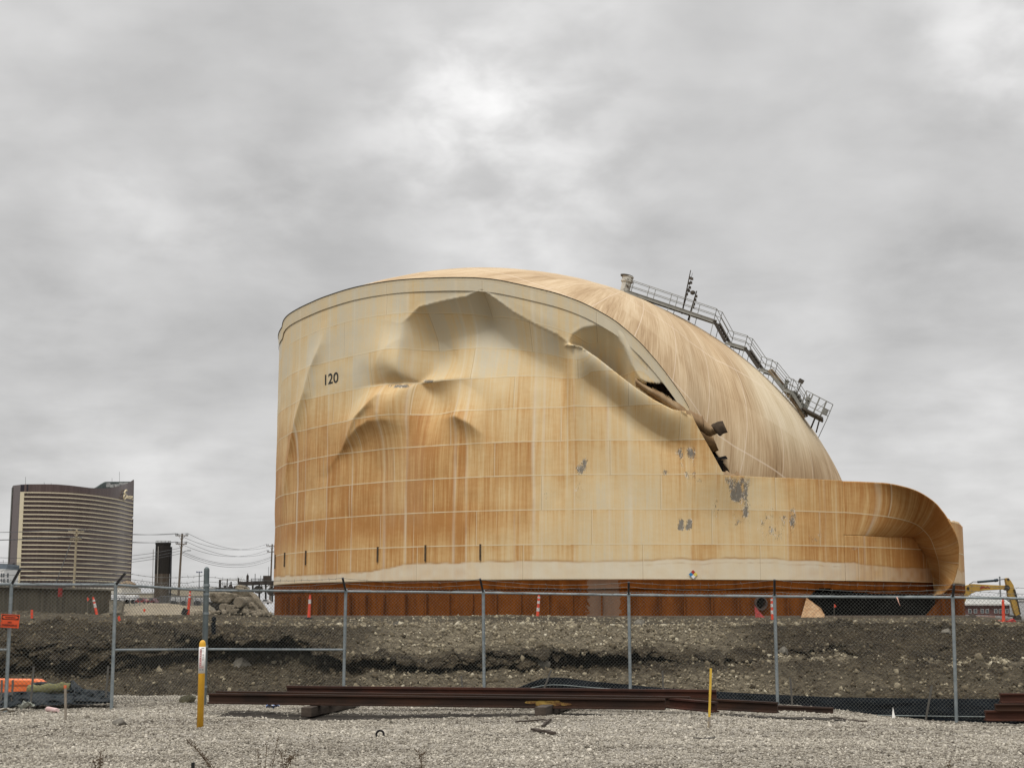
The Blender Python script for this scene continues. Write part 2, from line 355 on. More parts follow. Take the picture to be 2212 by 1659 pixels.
# plateau and far ground, one sheet to the horizon
xf = xaxis(-45, 45, 1.0, 7000); yf = np.concatenate([np.arange(37.9, 100, .6), np.geomspace(100, 9000, 60)])
Xf, Yf = np.meshgrid(xf, yf)
near = (1 - ss(60, 140, Yf))
Zf = 1.245 + .06 * fbm(Xf * .25, Yf * .25, 4, 31) * near + .05 * fbm(Xf * 1.2, Yf * 1.2, 2, 32) * near * (1 - ss(55, 70, Yf))
Zf = Zf + .20 * np.exp(-((Xf + 1.2) / 5.5) ** 2 - ((Yf - 70) / 16) ** 2) * (1 + .5 * fbm(Xf * .8, Yf * .3, 3, 33))       # low heap in front of the ring wall
Zf = Zf + .22 * np.exp(-((Xf + 13) / 2.6) ** 2 - ((Yf - 52) / 5) ** 2) + .25 * np.exp(-((Xf + 15.5) / 4) ** 2 - ((Yf - 74) / 9) ** 2) + .3 * np.exp(-((Xf + 20.5) / 2.5) ** 2 - ((Yf - 66) / 6) ** 2)
Zf = Zf - .40 * ss(.312, .34, Xf / Yf) * ss(48, 95, Yf)
Zf = np.where(Yf < 38.0, 1.2, Zf); Zf -= .35 * ss(200, 900, Yf)
mg, g = newmat('ground_mat'); v = g.tc('Object')
c1 = g.mix(g.rng(g.noise(v, .12, 6, .6), .35, .65), (.050, .039, .025), (.105, .086, .058))
c1 = g.mix(g.rng(g.noise(v, 2.6, 6, .7), .4, .65), c1, (.032, .025, .016))
c1 = g.mix(g.m('MULTIPLY', g.m('GREATER_THAN', g.xyz(g.vor(v, 7, 'F1', 'Color'))[0], .84), .35), c1, (.26, .225, .16))
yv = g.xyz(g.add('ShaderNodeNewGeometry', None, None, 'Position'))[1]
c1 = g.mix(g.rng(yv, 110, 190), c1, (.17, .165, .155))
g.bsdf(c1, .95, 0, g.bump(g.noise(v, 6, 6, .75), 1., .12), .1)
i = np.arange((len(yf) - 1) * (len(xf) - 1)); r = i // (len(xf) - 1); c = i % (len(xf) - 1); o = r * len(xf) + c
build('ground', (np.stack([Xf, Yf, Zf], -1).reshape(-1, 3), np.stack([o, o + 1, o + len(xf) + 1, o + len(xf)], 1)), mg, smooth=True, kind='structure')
NP = 9000
yp = 38.2 + 66 * rng.random(NP) ** 2; xp = (rng.random(NP) - .5) * 2 * (yp * .35)
zi = np.interp
from math import floor
def ground_z(x, y):
    ix = np.clip(np.searchsorted(xf, x) - 1, 0, len(xf) - 2); iy = np.clip(np.searchsorted(yf, y) - 1, 0, len(yf) - 2)
    fx = np.clip((x - xf[ix]) / (xf[ix + 1] - xf[ix]), 0, 1); fy = np.clip((y - yf[iy]) / (yf[iy + 1] - yf[iy]), 0, 1)
    return (Zf[iy, ix] * (1 - fx) + Zf[iy, ix + 1] * fx) * (1 - fy) + (Zf[iy + 1, ix] * (1 - fx) + Zf[iy + 1, ix + 1] * fx) * fy
sz = rng.lognormal(math.log(.07), .5, NP).clip(.03, .3)
sv, sf = stones(np.stack([xp, yp, ground_z(xp, yp)], 1), sz, .7)
ro = build('plateau_stones', (sv, sf), msb, kind='stuff', org=(0, 60, 0), label='small rubble scattered over the dirt flat before the tank', cat='rubble')
fattr(ro, 'tone', np.repeat((.28 + rng.normal(0, .2, NP) + .2 * np.exp(-((xp - 0) / 6) ** 2)).clip(0, 1), 8))
# ================================================================== THE TANK
TX, TY, TR = 9.498, 138.984, 31.309; ZB, ZR = 1.25, 3.93
def hitc(x, y, R=TR):
    d = ray(x, y); a = d[..., 0] ** 2 + d[..., 1] ** 2; b = -(d[..., 0] * TX + d[..., 1] * TY); c = TX * TX + TY * TY - R * R
    t = (-b - np.sqrt(np.maximum(b * b - a * c, 0))) / a; P = CAM + d * np.asarray(t)[..., None]
    ph = np.arctan2(P[..., 1] - TY, P[..., 0] - TX)
    ph = np.where(ph > math.pi / 2, ph - 2 * math.pi, ph)
    return TR * (ph + math.pi / 2), P[..., 2]
def HU(pts): a = np.array(pts, float); return hitc(a[:, 0], a[:, 1])
def cyl(u, z, d=0.):
    ph = np.asarray(u) / TR - math.pi / 2; r = TR - np.asarray(d)
    return np.stack([TX + r * np.cos(ph), TY + r * np.sin(ph), np.asarray(z) + 0 * ph], -1)
RIM = [(615, 695.6), (623.7, 684), (640.8, 672.4), (668, 658.8), (709, 641.8), (775, 622), (862, 608), (949, 603), (1007, 602.5), (1040, 604), (1080, 608.5), (1152, 624), (1213, 640), (1271, 663), (1329, 697), (1376, 737), (1416, 781), (1445, 818.5), (1471, 856), (1484.6, 881)] + [(0, 0)] * 0
def curve(pts, n):
    p = np.array(pts, float); t = np.arange(len(p)); tn = np.linspace(0, len(p) - 1, n)
    out = []
    for k in range(2):
        m = np.gradient(p[:, k]); i = np.clip(np.floor(tn).astype(int), 0, len(p) - 2); f = tn - i
        h = [2 * f ** 3 - 3 * f ** 2 + 1, f ** 3 - 2 * f ** 2 + f, -2 * f ** 3 + 3 * f ** 2, f ** 3 - f ** 2]
        out.append(h[0] * p[i, k] + h[1] * m[i] + h[2] * p[i + 1, k] + h[3] * m[i + 1])
    return np.stack(out, 1)
RIM = [(612, 709)] + RIM
_c = curve(RIM, 240).tolist() + [(1500, 915), (1530, 971), (1560, 1028)]
ru, rz = HU(_c); _k = np.argsort(ru); ru, rz = ru[_k], rz[_k]; ru = np.concatenate([[ru[0] - 30], ru]); rz = np.concatenate([[rz[0] - .3], rz])
uE = float(hitc(1560, 1028)[0]); uRimEnd = float(hitc(1484.6, 881)[0]); u1820 = float(hitc(1820, 1039)[0])
CRE = [(1820, 1156), (1900, 1159), (1974, 1161), (1995.6, 1194.5), (2007, 1222), (2015.7, 1250.6), (2017, 1283.7)]
cu_, cz_ = HU(CRE)
def ztop(u):
    z = np.interp(u, ru, rz)
    z = np.where(u > uE, 11.48 - .004 * (u - uE), z)
    return z
UEND = cu_[-2]
u0 = ru[1] - 26
us = np.unique(np.concatenate([np.arange(u0, ru[1] - 3, .8), np.arange(ru[1] - 3, u1820, .11), [u1820, uE]]))
NV = 230
vv = np.linspace(0, 1, NV)
zt = ztop(us)
def smax(a, b, k): return (a + b + np.sqrt((a - b) ** 2 + k * k)) / 2
# ---- dents: inward displacement
def ridge_drop(U, Z, pts, fast, decay, lift=0.0, soft=None):
    pu, pz = HU([p[:2] for p in pts]); am = np.interp(U, pu, [p[2] for p in pts], 0, 0); zr = np.interp(U, pu, pz); t = zr - Z
    up = np.exp(-np.clip(-t, 0, None) / .5) * (t < 0)
    pf = 1 - (1 - np.clip(t / fast, 0, 1)) ** 1.8
    if soft is not None: sf_ = np.interp(U, pu, soft); pf = pf * (1 - sf_) + sf_ * ss(-1.0, fast + 1.0, t)
    return am * (pf * np.exp(-np.clip(t - fast, 0, None) ** 1.3 / decay ** 1.3)) - lift * am * up * np.exp(-np.abs(t) / .5)
def ridge_vert(U, Z, pts, wl, wr, rec=0., rw=3.):
    pu, pz = HU([p[:2] for p in pts]); k = np.argsort(pz); h = np.interp(Z, pz[k], np.array([p[2] for p in pts])[k], 0, 0); uc = np.interp(Z, pz[k], pu[k]); t = U - uc
    b = -h * np.where(t < 0, np.exp(-(np.abs(t) / wl) ** 1.15), np.exp(-(np.abs(t) / wr) ** 1.15))
    return b + rec * h * np.where(t > 0, (t / rw) * np.exp(1 - t / rw), 0)
Z1 = [(1214, 744), (1228, 744), (1238, 722), (1260, 708), (1290, 703), (1325, 715), (1345, 748), (1365, 790), (1382, 818), (1400, 827), (1440, 833), (1462, 868), (1482, 892)]
Z2 = [(1214, 746), (1228, 748), (1255, 752), (1290, 775), (1330, 807), (1375, 843), (1410, 866), (1450, 887), (1482, 896)]
z1u, z1z = HU(Z1); z2u, z2z = HU(Z2)
def dent(U, Z):
    d = ridge_drop(U, Z, [(800, 690, 0), (868, 701, .25), (882, 688, 1.0), (905, 664, 1.5), (960, 650, 1.5), (1007, 641, 1.75), (1042, 626, 2.2), (1065, 643, 2.0), (1108, 674, 1.45), (1155, 700, 1.25), (1205, 724, 1.3), (1228, 742, .9), (1242, 752, 0)], 2.6, 4.6, .06, [1, .8, .3, .2, .4, .35, 0, .2, .65, .85, .6, .2, .2])
    pu, pz = HU([(888, 823)]); dx = U - pu[0]; dz = Z - pz[0]; r = np.hypot(dx, dz); th = np.arctan2(dz, dx)
    d = d + .80 * np.minimum(r, 3.5) * np.sin(2 * th) * np.sign(np.sin(th)) * np.exp(-(r / 3.0) ** 1.6) + .45 * np.exp(-(r / .9) ** 1.1)
    d = d + ridge_vert(U, Z, [(704, 690, 0), (700, 722, .10), (695, 745, .20), (687, 768, .30), (677, 795, .38), (664, 850, .44), (647, 908, .44), (630, 981, .34), (618, 1060, .2), (610, 1140, 0)], 1.9, .7, .12, 1.8)
    d = d + ridge_vert(U, Z, [(848, 800, 0), (838, 835, .18), (828, 855, .32), (807, 880, .42), (781, 905, .45), (752, 961, .28), (723, 995, .12), (700, 1030, .0), (690, 1130, 0)], 2.6, .7, .16, 2.0)
    if 0: d = d + ridge_drop(U, Z, [(745, 966, 0), (770, 940, .35), (800, 922, .55), (840, 918, .25), (890, 922, .05), (940, 915, .15), (980, 902, .55), (1015, 916, .45), (1047, 941, 0)], 1.6, 2.6, .05)
    pu, pz = HU([(742, 968), (760, 950), (785, 925), (810, 911), (860, 908), (920, 905), (960, 901), (985, 899), (1015, 914), (1048, 942)]); am = np.interp(U, pu, [0, .28, .6, .58, .2, .10, .36, .78, .56, 0], 0, 0); fo = np.interp(U, pu, [.9, .9, .9, 1.0, 2.6, 3.4, 2.2, .95, .9, .9]); t = np.interp(U, pu, pz) - Z
    d = d - am * np.where(t < 0, np.clip(1 + t / 2.7, 0, 1) ** 1.25, np.exp(-(np.clip(t, 0, None) / fo) ** 1.2)) + am * .18 * np.where(t > 0, (t / 1.8) * np.exp(1 - t / 1.8), 0)
    d = d + .10 * fbm(U * .28, Z * .28, 3, 41) * ss(5, 9, Z) * (1 - ss(21, 24, Z)) * (1 - ss(11.5, 15, U))
    # fold under the collapsed rim
    a1 = np.interp(U, z1u, z1z); a2 = np.interp(U, z2u, z2z); on = ss(z1u[0], z1u[2], U) * (1 - ss(z1u[-1] - .15, z1u[-1] + .05, U))
    gap = np.maximum(a1 - a2, .02); D = np.minimum(2.9, 1.05 * gap)
    s = np.clip((a1 - Z) / gap, 0, 1)
    rp = ss(0, .38, Z - a2); pocket = np.where((Z < a1) & (Z > a2), D * (1 - (1 - s) ** 1.9) * rp - .50 * (1 - rp), 0)
    lipt = a2 - Z
    lipon = ss(z1u[1], z1u[3] + .6, U) * (1 - ss(z1u[-1] - 1.5, z1u[-1] + 1.5, U))
    below = np.where(lipt >= 0, -.50 + 1.35 * ss(0.15, 3.2, lipt) * np.exp(-np.clip(lipt - 2.2, 0, None) / 3.6) + .55 * ss(1.5, 9, lipt), 0)
    strip = np.where(Z >= a1, (-.22 * np.exp(-((Z - a1 - .5) / .7) ** 2)) * ss(.8, 2.6, gap) * ss(z1u[4], z1u[6], U) * (1 - .7 * ss(z1u[6], z1u[8], U)), 0)
    d = d * (1 - .85 * on * (Z < a1 + .3)) + on * (pocket + strip) + lipon * below * (Z <= a2)
    # the lower sheet stands a little proud of the roof along the cut
    d = d + .5 * ss(uRimEnd - 2, uE, U) * (1 - ss(uE, uE + 3, U)) * ss(8, 12, Z) * -1
    return d
U = np.broadcast_to(us[:, None], (len(us), NV)); zz = ZR + (zt[:, None] - ZR) * vv[None]
Z = zz
DD = dent(U, Z); SP = cyl(U, Z, DD)
px = proj(SP)
def _d(): pass
def inpoly(x, y, poly):
    p = np.asarray(poly, float); r = np.zeros(np.shape(x), bool); j = len(p) - 1
    for i in range(len(p)):
        c = ((p[i, 1] > y) != (p[j, 1] > y)) & (x < (p[j, 0] - p[i, 0]) * (y - p[i, 1]) / (p[j, 1] - p[i, 1] + 1e-12) + p[i, 0]); r ^= c; j = i
    return r
HOLE = [(1372, 815), (1378, 818), (1383, 823), (1391, 829), (1397, 830), (1398, 826), (1420, 828), (1427, 826.5), (1440, 829), (1447, 843), (1462, 869), (1452, 866), (1446, 858), (1436, 852), (1424, 846), (1412, 840), (1398, 836), (1386, 829)]
SLIT = [(1398, 779), (1402, 781), (1412, 799), (1411, 800)]
cen = (px[:-1, :-1] + px[1:, 1:]) / 2
mask = ~(inpoly(cen[..., 0], cen[..., 1], HOLE) | inpoly(cen[..., 0], cen[..., 1], SLIT))
# right of column 1820 the sheet stops at the crease, the curl is a separate patch
INN = [(1820, 1156), (1850, 1157), (1890, 1158.7), (1925, 1160), (1950, 1160.5), (1966, 1160.8), (1975, 1163), (1983, 1176), (1992, 1190), (2001, 1207), (2008, 1226), (2013, 1242), (2016, 1262), (2017, 1284)]
usR = np.concatenate([np.arange(u1820, UEND, .11), [UEND]]); kz = np.argsort(cu_)
_ci = curve(INN, 130); _iu, _iz = hitc(_ci[:, 0], _ci[:, 1]); ztR = np.interp(usR, _iu, _iz)
ZRr = ZR + (ztR[:, None] - ZR) * np.linspace(0, 1, 70)[None]; UR = np.broadcast_to(usR[:, None], ZRr.shape)
SPR = cyl(UR, ZRr, 0)
# curl patch: rows from crease (s=0) to free edge (s=1), columns along the edge
OUT = [(1820, 1039), (1863, 1040.5), (1920.8, 1044.8), (1972.6, 1057.8), (2007, 1076.5), (2033, 1101), (2053, 1132.6), (2067.5, 1164), (2071, 1196), (2067.5, 1227.6), (2060, 1253.5), (2047, 1273.6), (2036, 1280.8), (2017, 1285)]
MIDL = [(1820, 1107), (1863, 1110.5), (1915, 1116.5), (1955, 1124.5), (1981, 1134.5), (1997, 1148), (2009, 1163), (2017, 1182), (2023.5, 1201.7), (2027, 1215), (2029, 1232), (2029.5, 1250), (2027, 1268), (2017, 1284.5)]
NC, NS = 130, 46
ci, cm_, co = curve(INN, NC), curve(MIDL, NC), curve(OUT, NC); co = co + np.stack([fbm(np.arange(NC) * .16, np.zeros(NC), 3, 92) * 1.6, fbm(np.arange(NC) * .16, np.ones(NC), 3, 93) * 1.6], 1) * np.linspace(0, 1, NC)[:, None]; s_ = np.linspace(0, 1, NS)[None, :, None]
# quadratic through the three curves (weld at s=.42)
sm = .42
L0 = (s_ - sm) * (s_ - 1) / (sm * 1); L1 = s_ * (s_ - 1) / (sm * (sm - 1)); L2 = s_ * (s_ - sm) / (1 - sm)
cp = L0 * ci[:, None] + L1 * cm_[:, None] + L2 * co[:, None]
iu, iz = hitc(ci[:, 0], ci[:, 1]); di = cyl(iu, iz)[:, 1]
tcol = np.linspace(0, 1, NC)
flare = 5.2 * ss(.02, .55, tcol) * (1 - .35 * ss(.8, 1.0, tcol))
dep = di[:, None] - flare[:, None] * np.linspace(0, 1, NS)[None] ** (1.5 + 3.0 * (1 - ss(.08, .62, tcol)))[:, None]
ou, oz = hitc(cp[..., 0], cp[..., 1]); dflat = cyl(ou, oz)[..., 1]
wflat = (1 - ss(0, .16, tcol))[:, None]
dep = dep * (1 - wflat) + dflat * wflat
dep = dep - 0.35 * np.sin(np.linspace(0, 1, NS)[None] * math.pi) * 0
rr = ray(cp[..., 0], cp[..., 1]); CP = CAM + rr * (dep / rr[..., 1])[..., None]
# ------------------------------------------------------------------ surface marks
COURSE = 2.54
def texv(U, Z):
    t = ztop(U) - Z; kk = ss(z1u[2], z1u[5], U); w = np.clip((t - (3 - 2.4 * kk)) / (4 - 2.6 * kk), 0, 1); w = w * w * (3 - 2 * w); w = np.maximum(w, ss(uRimEnd - 2.5, uRimEnd - .2, U)); return np.where(U > uRimEnd, Z, (26.83 - t) * (1 - w) + Z * w)
SEAM = [604, 622, 643, 660, 707, 760, 831, 877, 981, 1007, 1060, 1110, 1152, 1171, 1240, 1314, 1361, 1430, 1490, 1545, 1610, 1700, 1782, 1865, 1935, 1990]
seamu = np.array([float(hitc(x, 1000 if x < 1560 else 1100)[0]) for x in SEAM])
edges = np.concatenate([[-60], np.sort(np.concatenate([seamu, [float(hitc(x, 1000)[0]) for x in (735, 800, 915, 945, 1085, 1205, 1275, 1400)]])), [90]])
tone = rng.normal(0, 1, (len(edges), 14))
def marks(U, Z, TV, pxy):
    x, y = pxy[..., 0], pxy[..., 1]
    ci = np.clip(np.searchsorted(edges, U + .10 * fbm(U * 0, TV * .25, 2, 61)), 0, len(edges) - 1); cj = np.clip(((TV - ZR) / COURSE).astype(int), 0, 13)
    left = 1 - ss(-14, -4, U); right = ss(8.5, 18, U)
    base = .41 - .28 * ss(13, 25, TV) + left * .40 * ss(6, 9, TV) * (1 - ss(14, 21, TV)) + left * .3 * (1 - ss(8, 10, TV)) + right * .44 - .08 * (1 - left) * (1 - right) * (1 - ss(9, 13, TV)) + .06 * (1 - left) * ss(10, 13, TV) * (1 - ss(17, 20, TV))
    base = base + tone[ci, cj] * (.044 + .02 * left) + tone[ci, 0] * .045
    base = base + .22 * fbm(U * .55, TV * .04, 4, 62) + .20 * np.exp(-((TV - ZR) % COURSE) / -.35 * 0 - ((COURSE - (TV - ZR) % COURSE) / .5)) * (.5 + vnoise(U * .8, TV * 0 + cj, 63)) * .8
    pale = np.zeros_like(U)
    for k, su in enumerate(seamu):
        w = [.07, .05, .16, .05, .06, .06, .14, .10, .09, .07, .03, .03, .12, .08, .04, .10, .14, .03, .03, .02, .05, .03, .05, .08, .03, .05][k]
        a = [.4, .3, .6, .5, .6, .7, .45, .6, .6, .6, .3, .3, .75, .55, .4, .6, .6, .4, .3, .2, .35, .3, .4, .5, .3, .4][k]
        lo = vnoise(TV * .35 + k * 7, TV * 0, 64)
        pale = np.maximum(pale, a * np.exp(-((U - su - .08 * fbm(TV * .3, TV * 0 + k, 2, 65)) / w) ** 2) * (.45 + .75 * lo))
    pale = np.maximum(pale, .08 * np.exp(-((U - float(hitc(870, 1050)[0])) / 2.3) ** 4) * ss(7, 9, TV) * (1 - ss(13.5, 15.5, TV)) * vnoise(U * 2.2, TV * .1, 66) * 1.5)
    # repainted strip along the base
    zl = 5.25 - .28 * ss(-19, -24, U) - .35 * ss(-16, -24, U) + .12 * fbm(U * .7, U * 0, 3, 67) - .2 * ss(16, 20, U) + .15 * ss(0, 3, U) * (1 - ss(13, 16, U))
    strip = 1 - ss(-.02, .06, TV - zl)
    pale = np.maximum(pale, strip * (.95 - .45 * ss(14.5, 19, U) - .3 * vnoise(U * 2, TV * 2, 68)))
    rl = np.exp(-((TV - zl - .05) / .07) ** 2) * (.35 + .7 * vnoise(U * 1.1, U * 0, 69)) + .6 * np.exp(-((TV - zl + .28) / .05) ** 2) * ss(-3, 2, U) * (1 - ss(16.3, 16.4, U)) * vnoise(U * 2.5, U * 0 + 4, 70)
    # scraped, blackened patches
    scar = np.zeros_like(U)
    for (sx, sy, wx, wy, a) in [(1256, 1006, 16, 22, .8), (1250, 1060, 22, 40, .35), (1482, 985, 24, 26, .9), (1440, 1020, 8, 8, .9), (1492, 1026, 14, 10, .95), (1500, 1044, 24, 12, .6), (1471, 1132, 7, 14, 1.2), (1489, 1132, 8, 14, 1.2), (1480, 1108, 18, 8, .5), (1590, 1055, 34, 30, .95), (1612, 1085, 14, 40, .85), (1600, 1120, 40, 26, .5), (1660, 1140, 50, 34, .55), (1713, 1128, 9, 34, 1.25), (1692, 1135, 8, 24, 1.0), (1760, 1162, 30, 12, .45), (1640, 1110, 60, 45, .35), (1845, 1185, 14, 4, .4), (862, 834, 24, 4, 1.0), (930, 824, 16, 4, 1.0), (1180, 1080, 20, 30, .25), (1225, 1110, 20, 40, .25), (1550, 1080, 20, 50, .35)]:
        scar = np.maximum(scar, a * np.exp(-((x - sx) / wx) ** 4 - ((y - sy) / wy) ** 4))
    scar = scar * (pxy[..., 1] > 0) * (.35 + 1.2 * vnoise(U * 1.3, TV * .8, 71) * vnoise(U * 3.1 + 5, TV * 1.6, 72) * 1.9)
    return base.clip(0, 1), pale.clip(0, 1), (rl * .9).clip(0, 1), scar.clip(0, 1.3)
msh, g = newmat('shell_mat')
uv = g.tc('UV'); uu, vvv, _ = g.xyz(uv)
rust = g.attr('rust'); pale = g.attr('pale'); rline = g.attr('rustline'); scar = g.attr('scar')
st1 = g.noise(g.comb(g.m('MULTIPLY', uu, 4.2), g.m('MULTIPLY', vvv, .13), 1.), 1, 6, .72)
st2 = g.noise(g.comb(g.m('MULTIPLY', uu, 1.5), g.m('MULTIPLY', vvv, .06), 5.), 1, 4, .6)
st3 = g.noise(g.comb(g.m('MULTIPLY', uu, 1.2), g.m('MULTIPLY', vvv, 3.5), 9.), 1, 5, .65)
st4 = g.noise(g.comb(g.m('MULTIPLY', uu, 13.), g.m('MULTIPLY', vvv, .30), 21.), 1, 3, .6)
rf = g.m('ADD', rust, g.m('MULTIPLY', g.m('SUBTRACT', st1, .5), g.m('ADD', .42, g.m('MULTIPLY', rust, 1.15))))
rf = g.m('ADD', rf, g.m('MULTIPLY', g.m('SUBTRACT', st4, .5), .38))
rf = g.m('ADD', rf, g.m('MULTIPLY', g.m('SUBTRACT', st2, .5), .42)); rf = g.m('ADD', rf, g.m('MULTIPLY', g.m('SUBTRACT', st3, .5), .26), clamp=True)
col = g.ramp(rf, [(0, (.61, .54, .40)), (.22, (.67, .53, .315)), (.45, (.66, .472, .24)), (.68, (.57, .345, .14)), (1, (.43, .205, .062))])
pf = g.m('MULTIPLY', pale, g.rng(st1, .25, .62, .65, 1.0))
col = g.mix(pf, col, (.70, .63, .49))
tl_ = g.noise(g.comb(g.m('MULTIPLY', uu, 2.6), g.m('MULTIPLY', vvv, .025), 31.), 1, 4, .7)
col = g.mix(g.rng(tl_, .62, .70, 0, .55), col, (.70, .59, .40))
col = g.mix(g.m('MULTIPLY', rline, .75), col, (.34, .17, .055))
# welds between courses
fr = g.m('FRACT', g.m('DIVIDE', g.m('SUBTRACT', vvv, ZR), COURSE))
wn = g.noise(g.comb(g.m('MULTIPLY', uu, .8), 0., 3.), 1, 3)
line = g.m('MULTIPLY', g.m('LESS_THAN', fr, .028), g.rng(wn, .3, .6, .45, .9))
col = g.mix(line, col, (.70, .59, .39))
crs = g.m('FLOOR', g.m('DIVIDE', g.m('SUBTRACT', vvv, ZR), COURSE))
vj = g.m('FRACT', g.m('DIVIDE', g.m('ADD', uu, g.m('MULTIPLY', crs, 3.7)), 8.8))
col = g.mix(g.m('MULTIPLY', g.m('LESS_THAN', vj, .008), .5), col, (.70, .60, .42))
col = g.mix(g.m('MULTIPLY', g.m('GREATER_THAN', vj, .993), .3), col, (.28, .17, .08))
dl = g.m('MULTIPLY', g.m('GREATER_THAN', fr, .982), g.rng(wn, .35, .7, .05, .5)); col = g.mix(dl, col, (.26, .15, .06))
# scrapes: torn flecks of bare dark steel and grey primer
fl = g.noise(g.comb(g.m('MULTIPLY', uu, 7.5), g.m('MULTIPLY', vvv, 3.2), 2.), 1, 6, .78, 1.6)
fk = g.m('GREATER_THAN', g.m('ADD', g.m('MULTIPLY', scar, .26), fl), .735)
fl2 = g.noise(g.comb(g.m('MULTIPLY', uu, 6.), g.m('MULTIPLY', vvv, 2.0), 6.), 1, 6, .75, 1.5)
fk2 = g.m('GREATER_THAN', g.m('ADD', g.m('MULTIPLY', scar, .24), fl2), .745)
col = g.mix(g.m('MULTIPLY', fk2, .8), col, (.74, .68, .58))
col = g.mix(g.m('MULTIPLY', fk, .8), col, (.10, .092, .078))
nb = g.bump(g.m('ADD', g.m('MULTIPLY', fr, 0.), g.add('ShaderNodeMath', {'operation': 'MULTIPLY'}, {0: g.noise(uv, .7, 3), 1: 1.})), .25, .12)
g.bsdf(col, .62, 0, nb, .25)
mroof, g = newmat('roof_mat')
uv = g.tc('UV'); uu, vvv, _ = g.xyz(uv)     # uu: degrees round the crown, vvv: metres from it
wob = g.m('MULTIPLY', g.m('SUBTRACT', g.noise(g.comb(g.m('MULTIPLY', uu, .08), g.m('MULTIPLY', vvv, .10), 0.), 1, 4), .5), 1.3)
ua = g.m('ADD', uu, wob)
r1 = g.noise(g.comb(g.m('MULTIPLY', ua, 3.2), g.m('MULTIPLY', vvv, .22), 2.), 1, 6, .70)
r2 = g.noise(g.comb(g.m('MULTIPLY', ua, .22), g.m('MULTIPLY', vvv, .10), 7.), 1, 4, .6)
yel = g.attr('yellow')
pcell = g.comb(g.m('FLOOR', g.m('DIVIDE', g.m('ADD', uu, g.m('MULTIPLY', vvv, .35)), 11.)), g.m('FLOOR', g.m('DIVIDE', g.m('SUBTRACT', vvv, g.m('MULTIPLY', uu, .10)), 8.5)), 0.)
wn_ = g.add('ShaderNodeTexWhiteNoise', {'noise_dimensions': '3D'}, {'Vector': pcell}, 'Value')
k = g.m('ADD', g.m('ADD', g.m('MULTIPLY', r1, .62), g.m('MULTIPLY', r2, .48)), g.m('MULTIPLY', g.m('SUBTRACT', wn_, .5), .09))
k = g.m('ADD', g.m('MULTIPLY', g.m('SUBTRACT', k, .56), g.rng(vvv, 4, 17, .15, 1.)), .56)
col = g.ramp(k, [(.34, (.205, .125, .060)), (.48, (.39, .268, .150)), (.60, (.515, .385, .238)), (.76, (.64, .525, .365))])
coly = g.ramp(k, [(.34, (.40, .30, .17)), (.5, (.55, .45, .30)), (.7, (.66, .57, .42))])
col = g.mix(yel, col, coly)
fu = g.m('ABSOLUTE', g.m('SUBTRACT', g.m('FRACT', g.m('DIVIDE', g.m('ADD', uu, g.m('MULTIPLY', vvv, .35)), 11.)), .5))
col = g.mix(g.m('MULTIPLY', g.m('LESS_THAN', fu, .010), .5), col, (.70, .58, .45))
fv = g.m('ABSOLUTE', g.m('SUBTRACT', g.m('FRACT', g.m('DIVIDE', g.m('SUBTRACT', vvv, g.m('MULTIPLY', uu, .10)), 8.5)), .5))
col = g.mix(g.m('MULTIPLY', g.m('LESS_THAN', fv, .008), .5), col, (.70, .58, .45))
g.bsdf(col, .75, 0, g.bump(k, .35, .06), .2)
# ------------------------------------------------------------------ build
tank = thing('storage_tank', (TX, TY, ZB), 'huge rust streaked tan steel storage tank, half collapsed with its domed roof tipped over', 'tank')
def shell_part(name, P, U, TV, pxy, mask=None, thick=.05):
    mb = MB(); mb.grid(P, mask); o = build(name, mb, msh, tank, smooth=True)
    a = marks(U, TV, TV, pxy)
    for n, arr in zip(('rust', 'pale', 'rustline', 'scar'), a): fattr(o, n, arr)
    setuv(o, np.stack([U, TV], -1).reshape(-1, 2))
    if thick:
        md = o.modifiers.new('plate', 'SOLIDIFY'); md.thickness = thick; md.offset = 1.0
    return o
TV = texv(U, Z)
shell_part('shell', SP, U, TV, px, mask)
shell_part('cut_wall', SPR, UR, ZRr, proj(SPR))
CU = np.broadcast_to(np.linspace(u1820, u1820 + 17.5, NC)[:, None], (NC, NS)); CV = np.broadcast_to(np.interp(np.linspace(0, 1, NS), [0, sm, 1], [7.42, ZR + 2 * COURSE, ZR + 3 * COURSE - .03])[None], (NC, NS))
shell_part('curled_plate', CP, CU, CV, cp + 4000)
# far right wall still standing, and the back
ub = np.arange(float(hitc(2022, 1200)[0]), TR * 2 * math.pi + u0, .35); zb = 9.05 + .25 * fbm(ub * .6, ub * 0, 2, 77) + 7 * ss(75, 100, ub) + 9 * ss(100, 140, ub)
zb = np.where(ub < ub[0] + 2.5, 7.0, zb)
ZBk = ZR + (zb[:, None] - ZR) * np.linspace(0, 1, 40)[None]; UBk = np.broadcast_to(ub[:, None], ZBk.shape)
shell_part('standing_wall', cyl(UBk, ZBk), UBk, ZBk, proj(cyl(UBk, ZBk)) + 4000)
